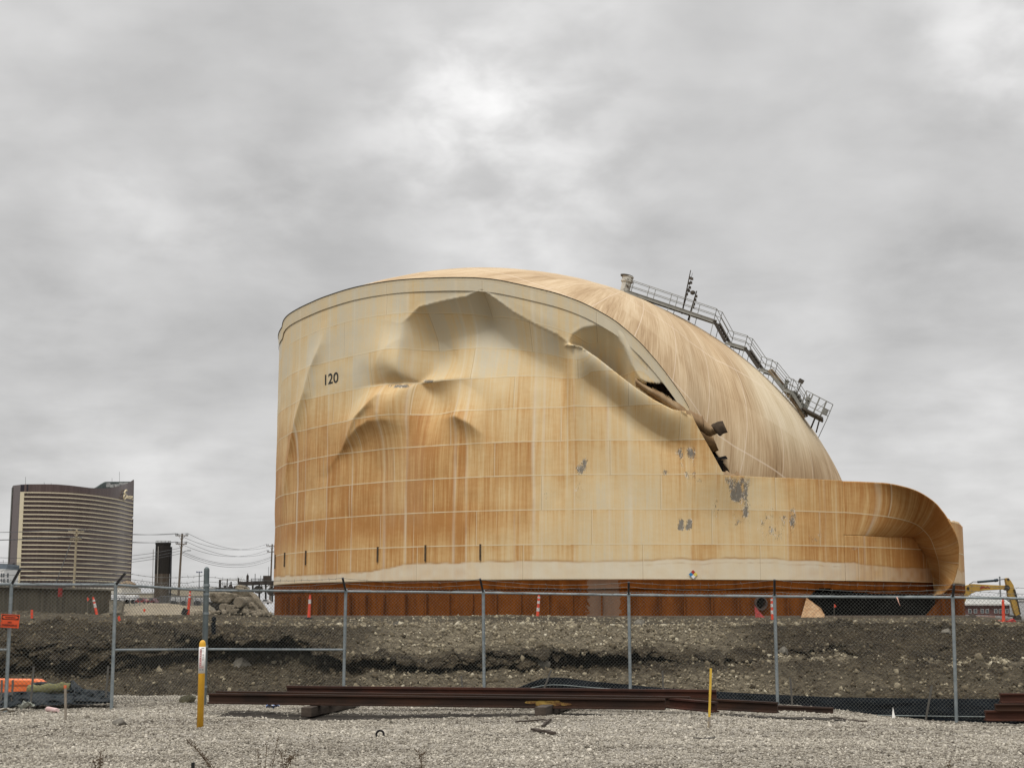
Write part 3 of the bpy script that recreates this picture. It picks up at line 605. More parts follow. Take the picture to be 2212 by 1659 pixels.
# compression ring along the rim
ur = np.linspace(ru[1] - 6, uRimEnd + .05, 240); zr_ = ztop(ur); dr_ = dent(ur, zr_ - .02)
ring = np.stack([cyl(ur, zr_ - .95 + 0 * ur, dr_ - .07), cyl(ur, zr_ + .03, dr_ - .10), cyl(ur, zr_ + .10, dr_ - .16), cyl(ur, zr_ + .12, dr_ + .25)], 1)
mb = MB(); mb.grid(ring[:, :2]); o = build('top_course', mb, msh, tank, smooth=True)
URg = np.broadcast_to(ur[:, None], (240, 2)); a = marks(URg, np.full((240, 2), 26.), np.full((240, 2), 26.), proj(ring[:, :2]) + 4000)
for n, arr in zip(('rust', 'pale', 'rustline', 'scar'), a): fattr(o, n, arr * (.5 if n == 'rust' else 1))
setuv(o, np.stack([URg, np.full((240, 2), 26.) + np.array([0, .9])], -1).reshape(-1, 2))
mb = MB(); mb.grid(ring[:, 1:]); build('rim_angle', mb, M('rim_steel', (.10, .085, .06), (.16, .13, .09), 2), tank)
# roof: the dome, tipped over; radius drawn in towards the torn edge
QC = np.array([-2.1485, 128.769, -4.114]); QR = 34.984
ad = ray(1352, 632); ad = CAM + ad * ((QC - CAM) @ ad) - QC; ad /= np.linalg.norm(ad); ad = ad + np.array([0, .20, 0]); ad /= np.linalg.norm(ad)          # the old crown, now on the skyline
e1 = np.cross(ad, (0, 0, 1)); e1 /= np.linalg.norm(e1); e2 = np.cross(ad, e1)
rimpts = [cyl(u, ztop(np.array(u)) + .08, .12) for u in np.linspace(ru[1] - 4, uRimEnd, 60)]
def tgt(phi, r, z): a = math.radians(phi); return np.array([TX + r * math.cos(a), TY + r * math.sin(a), z])
rimpts += [W(1513, 924, 109.0), W(1547, 981, 109.8), W(1574, 1016, 110.2), tgt(-76, 29.4, 10.4), tgt(-70, 28.6, 9.6), tgt(-62, 27, 8.6), tgt(-52, 25.2, 8), tgt(-42, 24.2, 8), tgt(-33, 23.6, 8), tgt(-20, 23.4, 8.5), tgt(0, 23.5, 9), tgt(30, 25, 12), tgt(60, 28, 16), tgt(90, 30, 20), tgt(120, 31, 24), tgt(150, 31.2, 26), tgt(172, 31.2, 26.8)]
rexp = np.array([3.2] * 63 + [3.5, 4, 5, 6.5, 8, 9, 9, 8, 6, 5, 4, 4, 4, 4])
RP = np.array(rimpts) - QC; rl_ = np.linalg.norm(RP, axis=1); dn = RP / rl_[:, None]
psi = np.degrees(np.arctan2(dn @ e2, dn @ e1)); alp = np.arccos(np.clip(dn @ ad, -1, 1)); k = np.argsort(psi); psi, alp, rl_, rexp = psi[k], alp[k], rl_[k], rexp[k]
PS = np.linspace(-180, 180, 721); pe = np.concatenate([psi - 360, psi, psi + 360])
AL = np.interp(PS, pe, np.tile(alp, 3)); RL = np.interp(PS, pe, np.tile(rl_, 3)); RX = np.interp(PS, pe, np.tile(rexp, 3))
sa = np.linspace(0, 1, 130) ** .85; A_ = AL[:, None] * sa[None]; pr_ = np.radians(PS)[:, None]
rad = QR + (RL[:, None] - QR) * sa[None] ** RX[:, None]
dirs = ad * np.cos(A_)[..., None] + (e1 * np.cos(pr_)[..., None] + e2 * np.sin(pr_)[..., None]) * np.sin(A_)[..., None]
rad = rad + .06 * fbm(PS[:, None] * .12, A_ * 9, 3, 81) * sa[None] * (1 - sa[None] ** 8) * 1.5
RPt = QC + dirs * rad[..., None]
mb = MB(); mb.grid(RPt); ro = build('roof', mb, mroof, tank, smooth=True)
setuv(ro, np.stack([np.broadcast_to(PS[:, None], A_.shape), A_ * QR], -1).reshape(-1, 2))
pp = proj(RPt); yl = np.exp(-((pp[..., 0] - 1690 - (pp[..., 1] - 860) * .45) / 62) ** 4 - ((pp[..., 1] - 860) / 125) ** 4) + .5 * np.exp(-((pp[..., 0] - 1400) / 160) ** 2 - ((pp[..., 1] - 640 - (pp[..., 0] - 1400) * .42) / 16) ** 2)
fattr(ro, 'yellow', yl.clip(0, 1))
md = ro.modifiers.new('plate', 'SOLIDIFY'); md.thickness = .04; md.offset = 1.0
# ring wall
mrw, g = newmat('ringwall_mat'); v = g.tc('Object'); gx, gy, gz = g.xyz(v)
n1 = g.noise(g.vm('MULTIPLY', v, (1.2, 1.2, .25)), 1.2, 5, .65); n2 = g.noise(v, 5, 5, .7)
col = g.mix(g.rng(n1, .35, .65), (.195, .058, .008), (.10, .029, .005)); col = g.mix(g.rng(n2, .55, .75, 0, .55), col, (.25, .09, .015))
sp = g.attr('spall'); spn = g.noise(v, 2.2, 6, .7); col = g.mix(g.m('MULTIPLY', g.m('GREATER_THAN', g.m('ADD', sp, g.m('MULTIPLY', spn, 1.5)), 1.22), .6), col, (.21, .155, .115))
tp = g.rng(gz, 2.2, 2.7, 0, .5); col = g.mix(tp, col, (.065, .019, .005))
g.bsdf(col, .9, 0, g.bump(n2, .5, .05), .06)
OPEN = [(1745, 1291), (1755, 1279), (1774, 1269), (1800, 1272), (1834.4, 1276.5), (1892, 1282), (1952.4, 1283.7), (2017, 1285), (2040, 1282), (2056, 1270), (2060, 1274), (2033, 1292), (1990, 1343), (1782.6, 1343), (1771, 1317), (1758, 1303)]
uw = np.unique(np.concatenate([np.arange(u0, ru[1], .8), np.arange(ru[1], float(hitc(2082, 1300)[0]), .10), np.arange(float(hitc(2082, 1300)[0]), TR * 2 * math.pi + u0, .8)])); zw = np.linspace(ZB - .35, ZR, 34)
UW, ZW = np.meshgrid(uw, zw, indexing='ij'); PW = cyl(UW, ZW, .12 - .10 * (ZW > 3.25)); cw = proj((PW[:-1, :-1] + PW[1:, 1:]) / 2)
fr_ = (((UW[:-1, :-1] / TR) % (2 * math.pi)) < 2.2) | (UW[:-1, :-1] < 40)
mk = ~(inpoly(cw[..., 0], cw[..., 1], OPEN) & (UW[:-1, :-1] < 35))
HC = np.array(hitc(1643, 1303)); mk &= ~(np.hypot(UW[:-1, :-1] + .05 - HC[0], ZW[:-1, :-1] + .04 - HC[1]) < .42)
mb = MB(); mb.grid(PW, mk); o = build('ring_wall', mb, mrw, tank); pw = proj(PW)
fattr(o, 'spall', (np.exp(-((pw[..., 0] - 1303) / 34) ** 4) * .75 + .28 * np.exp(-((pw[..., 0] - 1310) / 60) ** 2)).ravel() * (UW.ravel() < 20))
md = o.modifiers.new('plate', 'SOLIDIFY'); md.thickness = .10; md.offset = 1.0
for x in [612, 622, 632, 645, 657, 672, 690, 700, 726, 757, 792, 830, 877, 922, 972, 1022, 1073, 1126, 1186, 1237, 1300, 1362, 1425, 1478, 1537, 1593, 1700, 1752 - 10, 2036, 2048, 2056, 2066, 2075]:
    u = float(hitc(x, 1310)[0]); a, b = cyl(u, ZB - .05, -.06), cyl(u, 2.95 + random.uniform(-.04, .04), -.06)
    build('stiffener', MB().bar(a, b, .10, .24, cyl(u, 0, -1) - cyl(u, 0, 0)), mrw, tank)
mfoot = M('footing_mat', (.16, .13, .10), (.10, .07, .05), 1.5, bump=.4)
uf = np.linspace(0, TR * 2 * math.pi, 200); mb = MB(); mb.grid(np.stack([cyl(uf, ZB + .12 + 0 * uf, .3), cyl(uf, ZB + .10 + 0 * uf, -.5), cyl(uf, ZB - .4 + 0 * uf, -.55)], 1)); build('footing', mb, mfoot, tank)
# inner tank, the unlit interior painted into its near-black colour
mblk = M('unlit_black', (.006, .006, .006), (.012, .011, .010), 1, .95, spec=.05)
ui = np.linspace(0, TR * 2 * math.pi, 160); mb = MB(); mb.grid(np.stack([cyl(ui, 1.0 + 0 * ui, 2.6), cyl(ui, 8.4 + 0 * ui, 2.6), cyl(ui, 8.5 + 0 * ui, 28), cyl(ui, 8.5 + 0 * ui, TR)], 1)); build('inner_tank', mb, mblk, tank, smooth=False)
# added black sheets behind the torn gaps, inside shade put into their colour
mb = MB(); lu = np.linspace(float(hitc(1388, 820)[0]), uE + 1, 30); mb.grid(np.stack([cyl(lu, np.interp(lu, z2u, z2z) - 2.5, 2.2), cyl(lu, np.interp(lu, z1u, z1z) * .5 + .5 * ztop(lu) - .9, 1.35)], 1)); build('shade_lining', mb, mblk, tank)
lu = np.linspace(uRimEnd - .2, uE + .6, 24); mb = MB(); mb.grid(np.stack([cyl(lu, ztop(lu) - 1.4, 1.5), cyl(lu, ztop(lu) + np.interp(lu, [uRimEnd, uRimEnd + 1, uE], [.0, .9, 1.3]), 1.35)], 1)); build('shade_lining', mb, mblk, tank)
# torn ribbons behind the cut edge (inside face showing)
mrib = M('torn_steel', (.34, .235, .13), (.24, .145, .07), 1.2, .7, stretch=(1, 1, .4), bump=.3)
mdk = M('torn_edge', (.055, .038, .026), (.10, .07, .045), 2.5, .8)
def ribbon(name, up, lo, d_up, d_lo, mat, bulge=.5, n=40, jag=0):
    a, b = curve(up, n), curve(lo, n); s = np.linspace(0, 1, 12)[None, :, None]
    if jag: b = b + rng.normal(0, jag, b.shape); a = a + rng.normal(0, jag * 1.3, a.shape) * (rng.random((n, 1)) < .45)
    p = a[:, None] * (1 - s) + b[:, None] * s; dd = np.linspace(d_up[0], d_up[1], n)[:, None] * (1 - s[..., 0]) + np.linspace(d_lo[0], d_lo[1], n)[:, None] * s[..., 0] - bulge * np.sin(s[..., 0] * math.pi)
    r = ray(p[..., 0], p[..., 1]); mb = MB(); mb.grid(CAM + r * (dd / r[..., 1])[..., None]); o = build(name, mb, mat, tank, smooth=True)
    md = o.modifiers.new('plate', 'SOLIDIFY'); md.thickness = .04; md.offset = 0; return o
ribbon('torn_ribbon', [(1372, 817), (1390, 831), (1412, 841), (1432, 850), (1440, 857), (1460, 868), (1484, 882), (1502, 893), (1515, 899), (1518, 903), (1530, 915), (1540, 921), (1551, 930)],
       [(1374, 834), (1392, 846), (1412, 860), (1440, 880), (1462, 894), (1484, 910), (1500, 920), (1512, 930), (1522, 936), (1528, 941), (1536, 942), (1544, 938), (1556, 932)], (107.3, 108.1), (107.8, 108.3), mrib, .35, 60, .55)
ribbon('ribbon_tip', [(1536, 919), (1540, 915), (1544, 914), (1550, 911), (1561, 909)], [(1544, 930), (1550, 937), (1556, 942), (1562, 937), (1572, 934)], (107.6, 107.4), (107.7, 107.5), mdk, .1, 12)
ribbon('torn_flap', [(1484, 902), (1500, 918), (1516, 932), (1530, 939), (1541, 946)], [(1500, 930), (1518, 956), (1528, 970), (1540, 977), (1553, 972)], (108.5, 108.8), (108.7, 108.9), M('torn_inside', (.20, .115, .04), (.14, .075, .028), 1.5), .3, 24, .4)
ribbon('torn_teeth', [(1555, 1016), (1565, 1020), (1570, 1017), (1580, 1024), (1588, 1022), (1592, 1018), (1600, 1026), (1606, 1034)], [(1556, 1036), (1565, 1038), (1572, 1038), (1580, 1038), (1588, 1038), (1594, 1038), (1600, 1039), (1606, 1040)], (108.8, 108.8), (108.8, 108.8), mrib, .2, 30)
# plate bent out beside the opening in the ring wall
mflap = M('bent_plate_mat', (.42, .285, .165), (.30, .165, .075), 2.2, .7, stretch=(1, 1, .5))
mb = MB(); fp = np.array([W(1742, 1291, 110.0), W(1728, 1341, 107.2), W(1781, 1341, 107.0), W(1781, 1327, 107.6), W(1773, 1313, 108.2), W(1757, 1302, 109.2)]); mb.prism(fp, (.02, .06, .0)); build('bent_plate', mb, mflap, tank)
# numerals 120 painted on the shell
mink = M('number_paint', (.025, .026, .026), (.04, .04, .038), 3)
def on_shell(u, z, off=.06):
    u = np.asarray(u, float); z = np.asarray(z, float); return cyl(u, z, dent(u, z) - off)
v, f = text_mesh('120', bold=.012)
c0 = np.array(hitc(716, 817.5)); hgt = 25 / F * 112
xo, yo = v[:, 0] * hgt * .92, v[:, 1] * hgt
build('number', (on_shell(c0[0] + xo * 1.42, c0[1] + yo + xo * .0, .03), f), mink, tank)
# bracket bars low on the shell
mbr = M('bracket_steel', (.11, .075, .045), (.06, .045, .03), 3)
for (x, ya, yb) in [(816.5, 1181, 1214), (919.5, 1177, 1212), (1038, 1175, 1210), (661.5, 1189, 1220), (616, 1193, 1224), (595.5, 1198, 1228)]:
    u = float(hitc(x, 1200)[0]); zt1, zb1 = float(hitc(x, ya)[1]), float(hitc(x, yb)[1])
    build('bracket', MB().bar(cyl(u, zb1, -.06), cyl(u, zt1, -.05), .11, .10, cyl(u, 0, -1) - cyl(u, 0, 0)), mbr, tank)
# round nozzle in the ring wall
c = cyl(HC[0], HC[1], -.1); o_ = cyl(HC[0], HC[1], 1.4); ax = (o_ - c) / 1.5; r_, u_ = np.array([-ax[1], ax[0], 0]), np.array([0, 0, 1.])
build('nozzle', MB().lathe(c, [(.40, 1.2), (.40, -.05), (.50, -.05), (.50, .05), (.46, .06), (.46, 1.2)], 20, np.stack([r_, u_, ax], 1)), M('nozzle_mat', (.10, .07, .055), (.05, .035, .03), 3), tank)
# hazard diamond
hz = np.array(hitc(1497, 1240.5)); hd = .335
root = None
for nm, dx, dz, colr in [('red_quarter', 0, 1, (.42, .05, .03)), ('blue_quarter', -1, 0, (.04, .24, .50)), ('yellow_quarter', 1, 0, (.75, .60, .12)), ('white_quarter', 0, -1, (.78, .78, .75))]:
    cx_, cz0 = hz[0] + dx * hd / 2, hz[1] + dz * hd / 2; h = hd / 2 * .94
    q = [(0, h), (h, 0), (0, -h), (-h, 0)]
    P4 = [cyl(cx_ + a, cz0 + b, -.055) for a, b in q]
    build(nm, MB().prism(P4, (cyl(cx_, 0, 0) - cyl(cx_, 0, -1)) * .02), M(nm, colr, tuple(.8 * t for t in colr), 4), tank)
# ------------------------------------------------------------------ walkway, stairs, vents and masts on the fallen roof
mgal = M('walkway_steel', (.20, .20, .18), (.27, .265, .24), 4, .6, .3)
mwhite = M('vent_paint', (.50, .48, .43), (.15, .12, .09), 2.2, .7, lo=.48, hi=.58)
mdark = M('dark_steel', (.05, .045, .038), (.09, .075, .06), 4)
def RS(x, y, off=0.):
    d = ray(x, y); t = (QC - CAM) @ d; return CAM + d * (t + off)
UPT = np.array([math.sin(math.radians(15)), 0, math.cos(math.radians(15))]); SIDE = np.array([.60, 1.05, -.06])
NODES = [(1355.5, 631), (1548, 696), (1573, 742), (1614, 754), (1645, 799), (1668, 806), (1698, 843), (1714, 848), (1737, 884)]
N3 = [RS(*p) - SIDE * .5 for p in NODES]
stair = [False, True, False, True, False, True, False, True]
H = 1.02
for i, (a, b) in enumerate(zip(N3[:-1], N3[1:])):
    if stair[i]:
        mb = MB()
        for sd in (0, 1):
            mb.bar(a + SIDE * sd, b + SIDE * sd, .07, .26)
        L = np.linalg.norm(b - a); n = max(4, int(L / .27))
        for k in range(1, n): p = a + (b - a) * k / n; mb.bar(p, p + SIDE, .22, .035, UPT)
        build('stair', mb, mdark if i < 4 else mgal, tank)
    else:
        mb = MB(); mb.bar(a + SIDE * .5, b + SIDE * .5, 1.2, .05, UPT)
        for sd in (0, 1): mb.bar(a + SIDE * sd - UPT * .10, b + SIDE * sd - UPT * .10, .07, .20, UPT)
        build('walkway_deck', mb, mgal, tank)
        L = np.linalg.norm(b - a); n = max(2, int(L / 1.6))
        for k in range(n + 1):
            for sd in (0, 1):
                p = a + (b - a) * k / n + SIDE * sd; dq = p - QC; gap = np.linalg.norm(dq) - QR
                if gap > .15: build('deck_leg', MB().bar(p, p - UPT * (gap / max(.35, dq @ UPT / np.linalg.norm(dq)) + .1), .05, .05, (0, 1, 0)), mgal, tank)
    for sd in (0, 1):
        mb = MB(); A, B = a + SIDE * sd, b + SIDE * sd; L = np.linalg.norm(B - A)
        for hh in (H, H * .52): mb.tube(A + UPT * hh, B + UPT * hh, .028, 5)
        n = max(1, round(L / 1.75))
        for k in range(n + 1): p = A + (B - A) * k / n; mb.tube(p, p + UPT * H, .028, 5)
        build('railing', mb, mgal, tank)
a = N3[0]; mb = MB()
for hh in (H, H * .5): mb.tube(a + UPT * hh, a + SIDE + UPT * hh, .028, 5)
build('railing', mb, mgal, tank)
# end platform
pa, pb = RS(1733, 884) - SIDE * .6, RS(1777, 907) - SIDE * .6; SD2 = SIDE * 1.3
build('end_platform', MB().bar(pa + SD2 * .5, pb + SD2 * .5, 1.7, .16, UPT), mdark, tank)
UP2 = np.array([math.sin(math.radians(24)), 0, math.cos(math.radians(24))])
mb = MB()
for sd in (0, 1):
    for hh in (1.55, .95, .5): mb.tube(pa + SD2 * sd + UP2 * hh, pb + SD2 * sd + UP2 * hh, .03, 5)
    for k in range(4): p = pa + (pb - pa) * k / 3 + SD2 * sd; mb.tube(p, p + UP2 * 1.55, .035, 5)
for hh in (1.55, .95, .5): mb.tube(pb + UP2 * hh, pb + SD2 + UP2 * hh, .03, 5)
mb.tube(pa + UP2 * 1.5, pa + (pb - pa) * .4, .03, 5); mb.tube(pb + UP2 * 1.55, pa + SD2 * .5 + (pb - pa) * .6 + UP2 * .5, .02, 4)
build('end_railing', mb, mgal, tank)
mb = MB(); mb.bar(pa + (pb - pa) * .8, RS(1752, 924), .10, .10); mb.bar(pb, RS(1763, 934), .09, .09); mb.tube(pb + SD2, RS(1768, 945), .03, 5); build('platform_strut', mb, mdark, tank)
build('platform_box', MB().box(pa + (pb - pa) * .8 + SD2 + UP2 * .7, (.45, .2, .5), rotm(0, math.radians(24), 0)), mgal, tank)
# pipework beside the ladder
mb = MB(); pts = [RS(1660, 800, -.5), RS(1700, 850, -.4), RS(1722, 878, -.3), RS(1738, 903, -.3)]; mb.path(pts, .16, 8)
mb.path([p + np.array([.25, .1, .12]) for p in pts], .09, 6); build('roof_pipe', mb, M('pipe_paint', (.40, .33, .23), (.16, .11, .07), 2), tank)
for (x, y, r, h) in [(1697, 833, .22, .55), (1712, 856, .26, .5), (1722, 868, .15, .7), (1735, 890, .2, 1.6)]:
    p = RS(x, y, -.2); Rm = rotm(0, math.radians(22), 0); build('valve', MB().lathe(p, [(r * .8, -.2), (r, 0), (r * .6, .1), (r * .6, h * .6), (r, h * .65), (r, h * .8), (r * .3, h * .85), (r * .3, h)], 10, Rm), mdark if r < .2 else mgal, tank)
# vent stack at the old crown
p = RS(1346, 636); Rm = rotm(0, math.radians(12), 0)
vs = build('vent_stack', MB().lathe(p - np.array([0, 0, .5]), [(.40, 0), (.40, 1.55), (.50, 1.56), (.50, 1.72), (.46, 1.74), (.46, 1.95), (.50, 1.97), (.50, 2.06)], 18, Rm), mwhite, tank)
build('vent_cap', MB().lathe(p + np.array([.31, 0, 1.5]), [(.52, 0), (.54, .10), (.3, .16)], 16, Rm), mdark, vs)
# masts
def mast(x0, y0, x1, y1, r, name):
    a, b = RS(x0, y0), RS(x1, y1); mb = MB().tube(a, b, r, 6, r * .5); L = b - a
    for k in (.45, .55, .7, .82): q = a + L * k; mb.box(q + np.array([.08, 0, 0]), (.2, .14, .2))
    return build(name, mb, mdark, tank)
mast(1473, 678, 1492, 584, .075, 'antenna_mast'); mast(1478, 660, 1496, 590, .03, 'antenna_rod')
o = mast(1487, 692, 1505, 629, .10, 'lamp_mast'); q = RS(1496.5, 632); build('lamp', MB().lathe(q, [(.05, -.2), (.2, -.12), (.22, .05), (.1, .15)], 10), mdark, o)
a, b = RS(1716, 862), RS(1732, 826); o = build('light_pole', MB().tube(a, b, .05, 6), mgal, tank); build('lamp_head', MB().box(b + np.array([-.05, 0, .1]), (.42, .3, .28), rotm(0, .5, 0)), mdark, o)
# ================================================================== THE CHAIN LINK FENCE
mzinc = M('galvanised', (.17, .20, .215), (.26, .285, .29), 9, .5, .35, bump=.2, spec=.4)
mwire = M('fence_wire', (.16, .165, .15), (.09, .095, .09), 6, .5, .3)
mpost = M('corner_post_paint', (.085, .105, .11), (.12, .14, .14), 6, .5, .2)
marm = M('barb_arm_steel', (.035, .035, .04), (.06, .06, .06), 6, .6, .3)
#        foot px        top px       distance
POSTS = [(-330, 1552, -300, 1258, 22.6), (12, 1528, 25, 1262, 24.4), (241, 1523, 250, 1263, 25.2), (440, 1512, 446, 1275, 26.8), (742, 1503, 747, 1277, 28.4), (1046, 1503, 1044, 1280, 28.3), (1362, 1506, 1358, 1285, 28.1), (1680, 1527, 1673, 1288, 27.2), (2066, 1555, 2058, 1290, 25.8), (2500, 1580, 2480, 1297, 24.4)]
pb_ = [W(a, b, d) for a, b, c, e, d in POSTS]; pt_ = [W(c, e, d) for a, b, c, e, d in POSTS]
fence = thing('chain_link_fence', pb_[4], 'grey galvanised chain link fence topped with barbed wire, running across the yard', 'fence')
def prisms(P0, P1, r, n=3):
    a = P1 - P0; a /= np.linalg.norm(a, axis=1, keepdims=True); u = np.cross(a, (0, 1, 0.)); u /= np.linalg.norm(u, axis=1, keepdims=True) + 1e-9; w = np.cross(a, u)
    t = np.arange(n) * 2 * math.pi / n; off = r * (np.cos(t)[None, :, None] * u[:, None] + np.sin(t)[None, :, None] * w[:, None])
    v = np.concatenate([P0[:, None] + off, P1[:, None] + off], 1); k = len(P0); b = (np.arange(k) * 2 * n)[:, None, None]
    f = np.array([(i, (i + 1) % n, n + (i + 1) % n, n + i) for i in range(n)])[None] + b
    return v.reshape(-1, 3), f.reshape(-1, 4)
arms = {1: (44, 1228), 2: (271, 1237), 4: (740, 1248), 5: (1037, 1250), 6: (1358, 1257), 7: (1673, 1252), 8: (2061, 1262), 0: (-282, 1222), 9: (2486, 1262)}
armtip = {}
for i, (b, t) in enumerate(zip(pb_, pt_)):
    if i == 3:
        top = W(446.5, 1232, 26.8); p = build('corner_post', MB().tube(b - np.array([0, 0, .1]), top, .050, 14).lathe(top, [(.052, -.01), (.048, .03), (.03, .055), (.005, .065)], 14), mpost, fence)
        mb = MB()
        for zz_ in (.25, 1.0, 1.62, 1.98): mb.tube(b + (t - b) * zz_ / 2.05 - np.array([0, 0, .02]), b + (t - b) * zz_ / 2.05 + np.array([0, 0, .02]), .058, 12)
        build('clamp_bands', mb, mzinc, p) if False else None
        for zz_ in (.25, 1.0, 1.62, 1.98, 2.15):
            q = b + (t - b) * zz_ / 2.05; build('clamp', MB().tube(q - np.array([0, 0, .02]), q + np.array([0, 0, .02]), .058, 12), mzinc, p)
        armtip[3] = top; continue
    p = build('post', MB().tube(b - np.array([0, 0, .12]), t + np.array([0, 0, .02]), .030, 12), mzinc, fence)
    build('post_cap', MB().lathe(t, [(.036, -.03), (.036, .03), (.026, .05)], 12), mzinc, p)
    ax_, ay_ = arms[i]; tip = W(ax_, ay_, POSTS[i][4] - .28); armtip[i] = tip
    build('barb_arm', MB().bar(t, tip, .038, .028, (0, 1, 0)), marm, p)
for i in range(len(POSTS) - 1):
    a, b = pb_[i], pb_[i + 1]; ta, tb = pt_[i], pt_[i + 1]; L = np.linalg.norm(b - a)
    build('top_rail', MB().tube(ta, tb, .023, 10), mzinc, fence)
    if i in (2, 3): ma = a + (ta - a) * .545; mb2 = b + (tb - b) * (.54 if i == 2 else .455); ma = W(446, 1402, POSTS[3][4]) if i == 3 else W(246, 1403.5, POSTS[2][4]); mb2 = W(740, 1403, POSTS[4][4]) if i == 3 else W(442, 1402, POSTS[3][4]); build('brace_rail', MB().tube(ma, mb2, .021, 10), mzinc, fence)
    if i == 0: build('brace_rail', MB().tube(W(-315, 1404, POSTS[0][4]), W(18, 1403, POSTS[1][4]), .021, 10), mzinc, fence)
    # woven mesh: two families of slanting wires
    Hh = (np.linalg.norm(ta - a) + np.linalg.norm(tb - b)) / 2 + .06; pitch = .066; s0 = np.arange(-Hh, L + Hh, pitch); V0, F0, nn = [], [], 0
    for sg in (1, -1):
        x0 = s0; x1 = s0 + sg * Hh; t0 = np.clip(np.where(sg > 0, (0 - x0), (x0 - L)) / Hh, 0, 1); t1 = np.clip(np.where(sg > 0, (L - x0), x0) / Hh, 0, 1)
        ok = t1 > t0 + .01; X0, T0, T1 = x0[ok], t0[ok], t1[ok]
        def P(s, t):
            base = a + (b - a) * (s / L)[:, None]; up = (ta - a) + (tb - b - (ta - a)) * (s / L)[:, None]
            q = base + up * (t * (1 + .06 / 2.05))[:, None]; q[:, 1] += sg * .004 + .035 * np.sin(s * 1.7 + i) * np.sin(t * math.pi); q[:, 2] += .02; return q
        ns = 5
        for k in range(ns):
            ta_, tb_ = T0 + (T1 - T0) * k / ns, T0 + (T1 - T0) * (k + 1) / ns
            v_, f_ = prisms(P(X0 + sg * Hh * ta_, ta_), P(X0 + sg * Hh * tb_, tb_), .0019 if i > 2 else .0025, 3); V0.append(v_); F0.append(f_ + nn); nn += len(v_)
    build('chain_mesh', (np.concatenate(V0), np.concatenate(F0)), mwire, fence)
    # barbed wire strands
    for k, fr in enumerate((.25, .62, .98)):
        p0 = pt_[i] + (armtip[i] - pt_[i]) * fr; p1 = pt_[i + 1] + (armtip[i + 1] - pt_[i + 1]) * fr
        if i + 1 == 3: p1 = W(444, 1243 + (2 - k) * 12.5 - 1, 26.8)
        if i == 3: p0 = W(449, 1243 + (2 - k) * 10 + 3, 26.8)
        n = max(6, int(L / .14)); s = np.linspace(0, 1, n); sag = .05 + .03 * random.random()
        pts = p0 + (p1 - p0) * s[:, None] - np.array([0, 0, 1.]) * (4 * sag * s * (1 - s))[:, None]; pts[:, 2] += rng.normal(0, .004, n)
        v1, f1 = prisms(pts[:-1], pts[1:], .0036, 4); q0 = pts[1:-1] + rng.normal(0, .012, (n - 2, 3)) + np.array([0, 0, .018]); q1 = 2 * pts[1:-1] - q0
        v2, f2 = prisms(q0, q1, .0030, 3); build('barbed_wire', (np.concatenate([v1, v2]), np.concatenate([f1, f2 + len(v1)])), mwire, fence)
# warning sign wired to the second post
mor = M('sign_orange', (.62, .085, .025), (.50, .06, .02), 8, .5); mbk = M('sign_black', (.02, .012, .010), (.035, .02, .015), 8, .5)
so_ = W(21.5, 1341, 24.28); sw, sh = .30, .215
tl = math.radians(-3)
sign = thing('warning_sign', so_, 'orange no trespassing sign hung on the fence post at the far left', 'sign')
def sgn(x, z, off): return so_ + np.array([x * math.cos(tl) - z * math.sin(tl), -off, x * math.sin(tl) + z * math.cos(tl)])
build('sign_panel', MB().prism([sgn(-sw / 2, -sh / 2, 0), sgn(sw / 2, -sh / 2, 0), sgn(sw / 2, sh / 2, 0), sgn(-sw / 2, sh / 2, 0)], (0, .004, 0)), mor, sign)
build('black_header', MB().prism([sgn(-sw * .46, .02, .002), sgn(sw * .46, .02, .002), sgn(sw * .46, sh * .45, .002), sgn(-sw * .46, sh * .45, .002)], (0, .0015, 0)), mbk, sign)
el_ = [sgn(.128 * np.sign(math.cos(t)) * abs(math.cos(t)) ** .5, .059 + .027 * math.sin(t), .004) for t in np.linspace(0, 2 * math.pi, 28, endpoint=False)]
build('orange_oval', MB().prism(el_, (0, .0015, 0)), mor, sign)
for txt, zc_, hh, wx in [('WARNING', .058, .034, .17), ('NO', -.022, .030, .06), ('TRESPASSING', -.068, .032, .25)]:
    v, f = text_mesh(txt, .025); w0 = v[:, 0].max() - v[:, 0].min(); P_ = np.array([sgn(x * wx / w0, zc_ + y * hh, .006) for x, y, z in v]); build('lettering', (P_, f), mbk, sign)
# two faded ribbons tied to the top rail
for (x, y, d, c, lb) in [(1954 + 84, 1291, 25.9, (.50, .30, .22), 'pale pink ribbon tied to the fence rail left of the rightmost post'), (2150 - 1550, 1276, 27.7, (.45, .43, .40), None)]:
    if lb is None: continue
    p = W(1937, 1289.5, 26.1); pts = [p, p + np.array([.01, -.03, -.04]), p + np.array([.02, -.04, -.09]), p + np.array([.045, -.035, -.15])]
    mb = MB(); mb.grid(np.array([[q - np.array([.012 - .003 * k, 0, 0]), q + np.array([.012 - .003 * k, 0, 0])] for k, q in enumerate(pts)])); o = build('ribbon', mb, M('ribbon_pink', (.62, .36, .28)), label='pale pink ribbon tied to the fence rail left of the rightmost fence post', cat='ribbon')
    o.modifiers.new('t', 'SOLIDIFY').thickness = .003
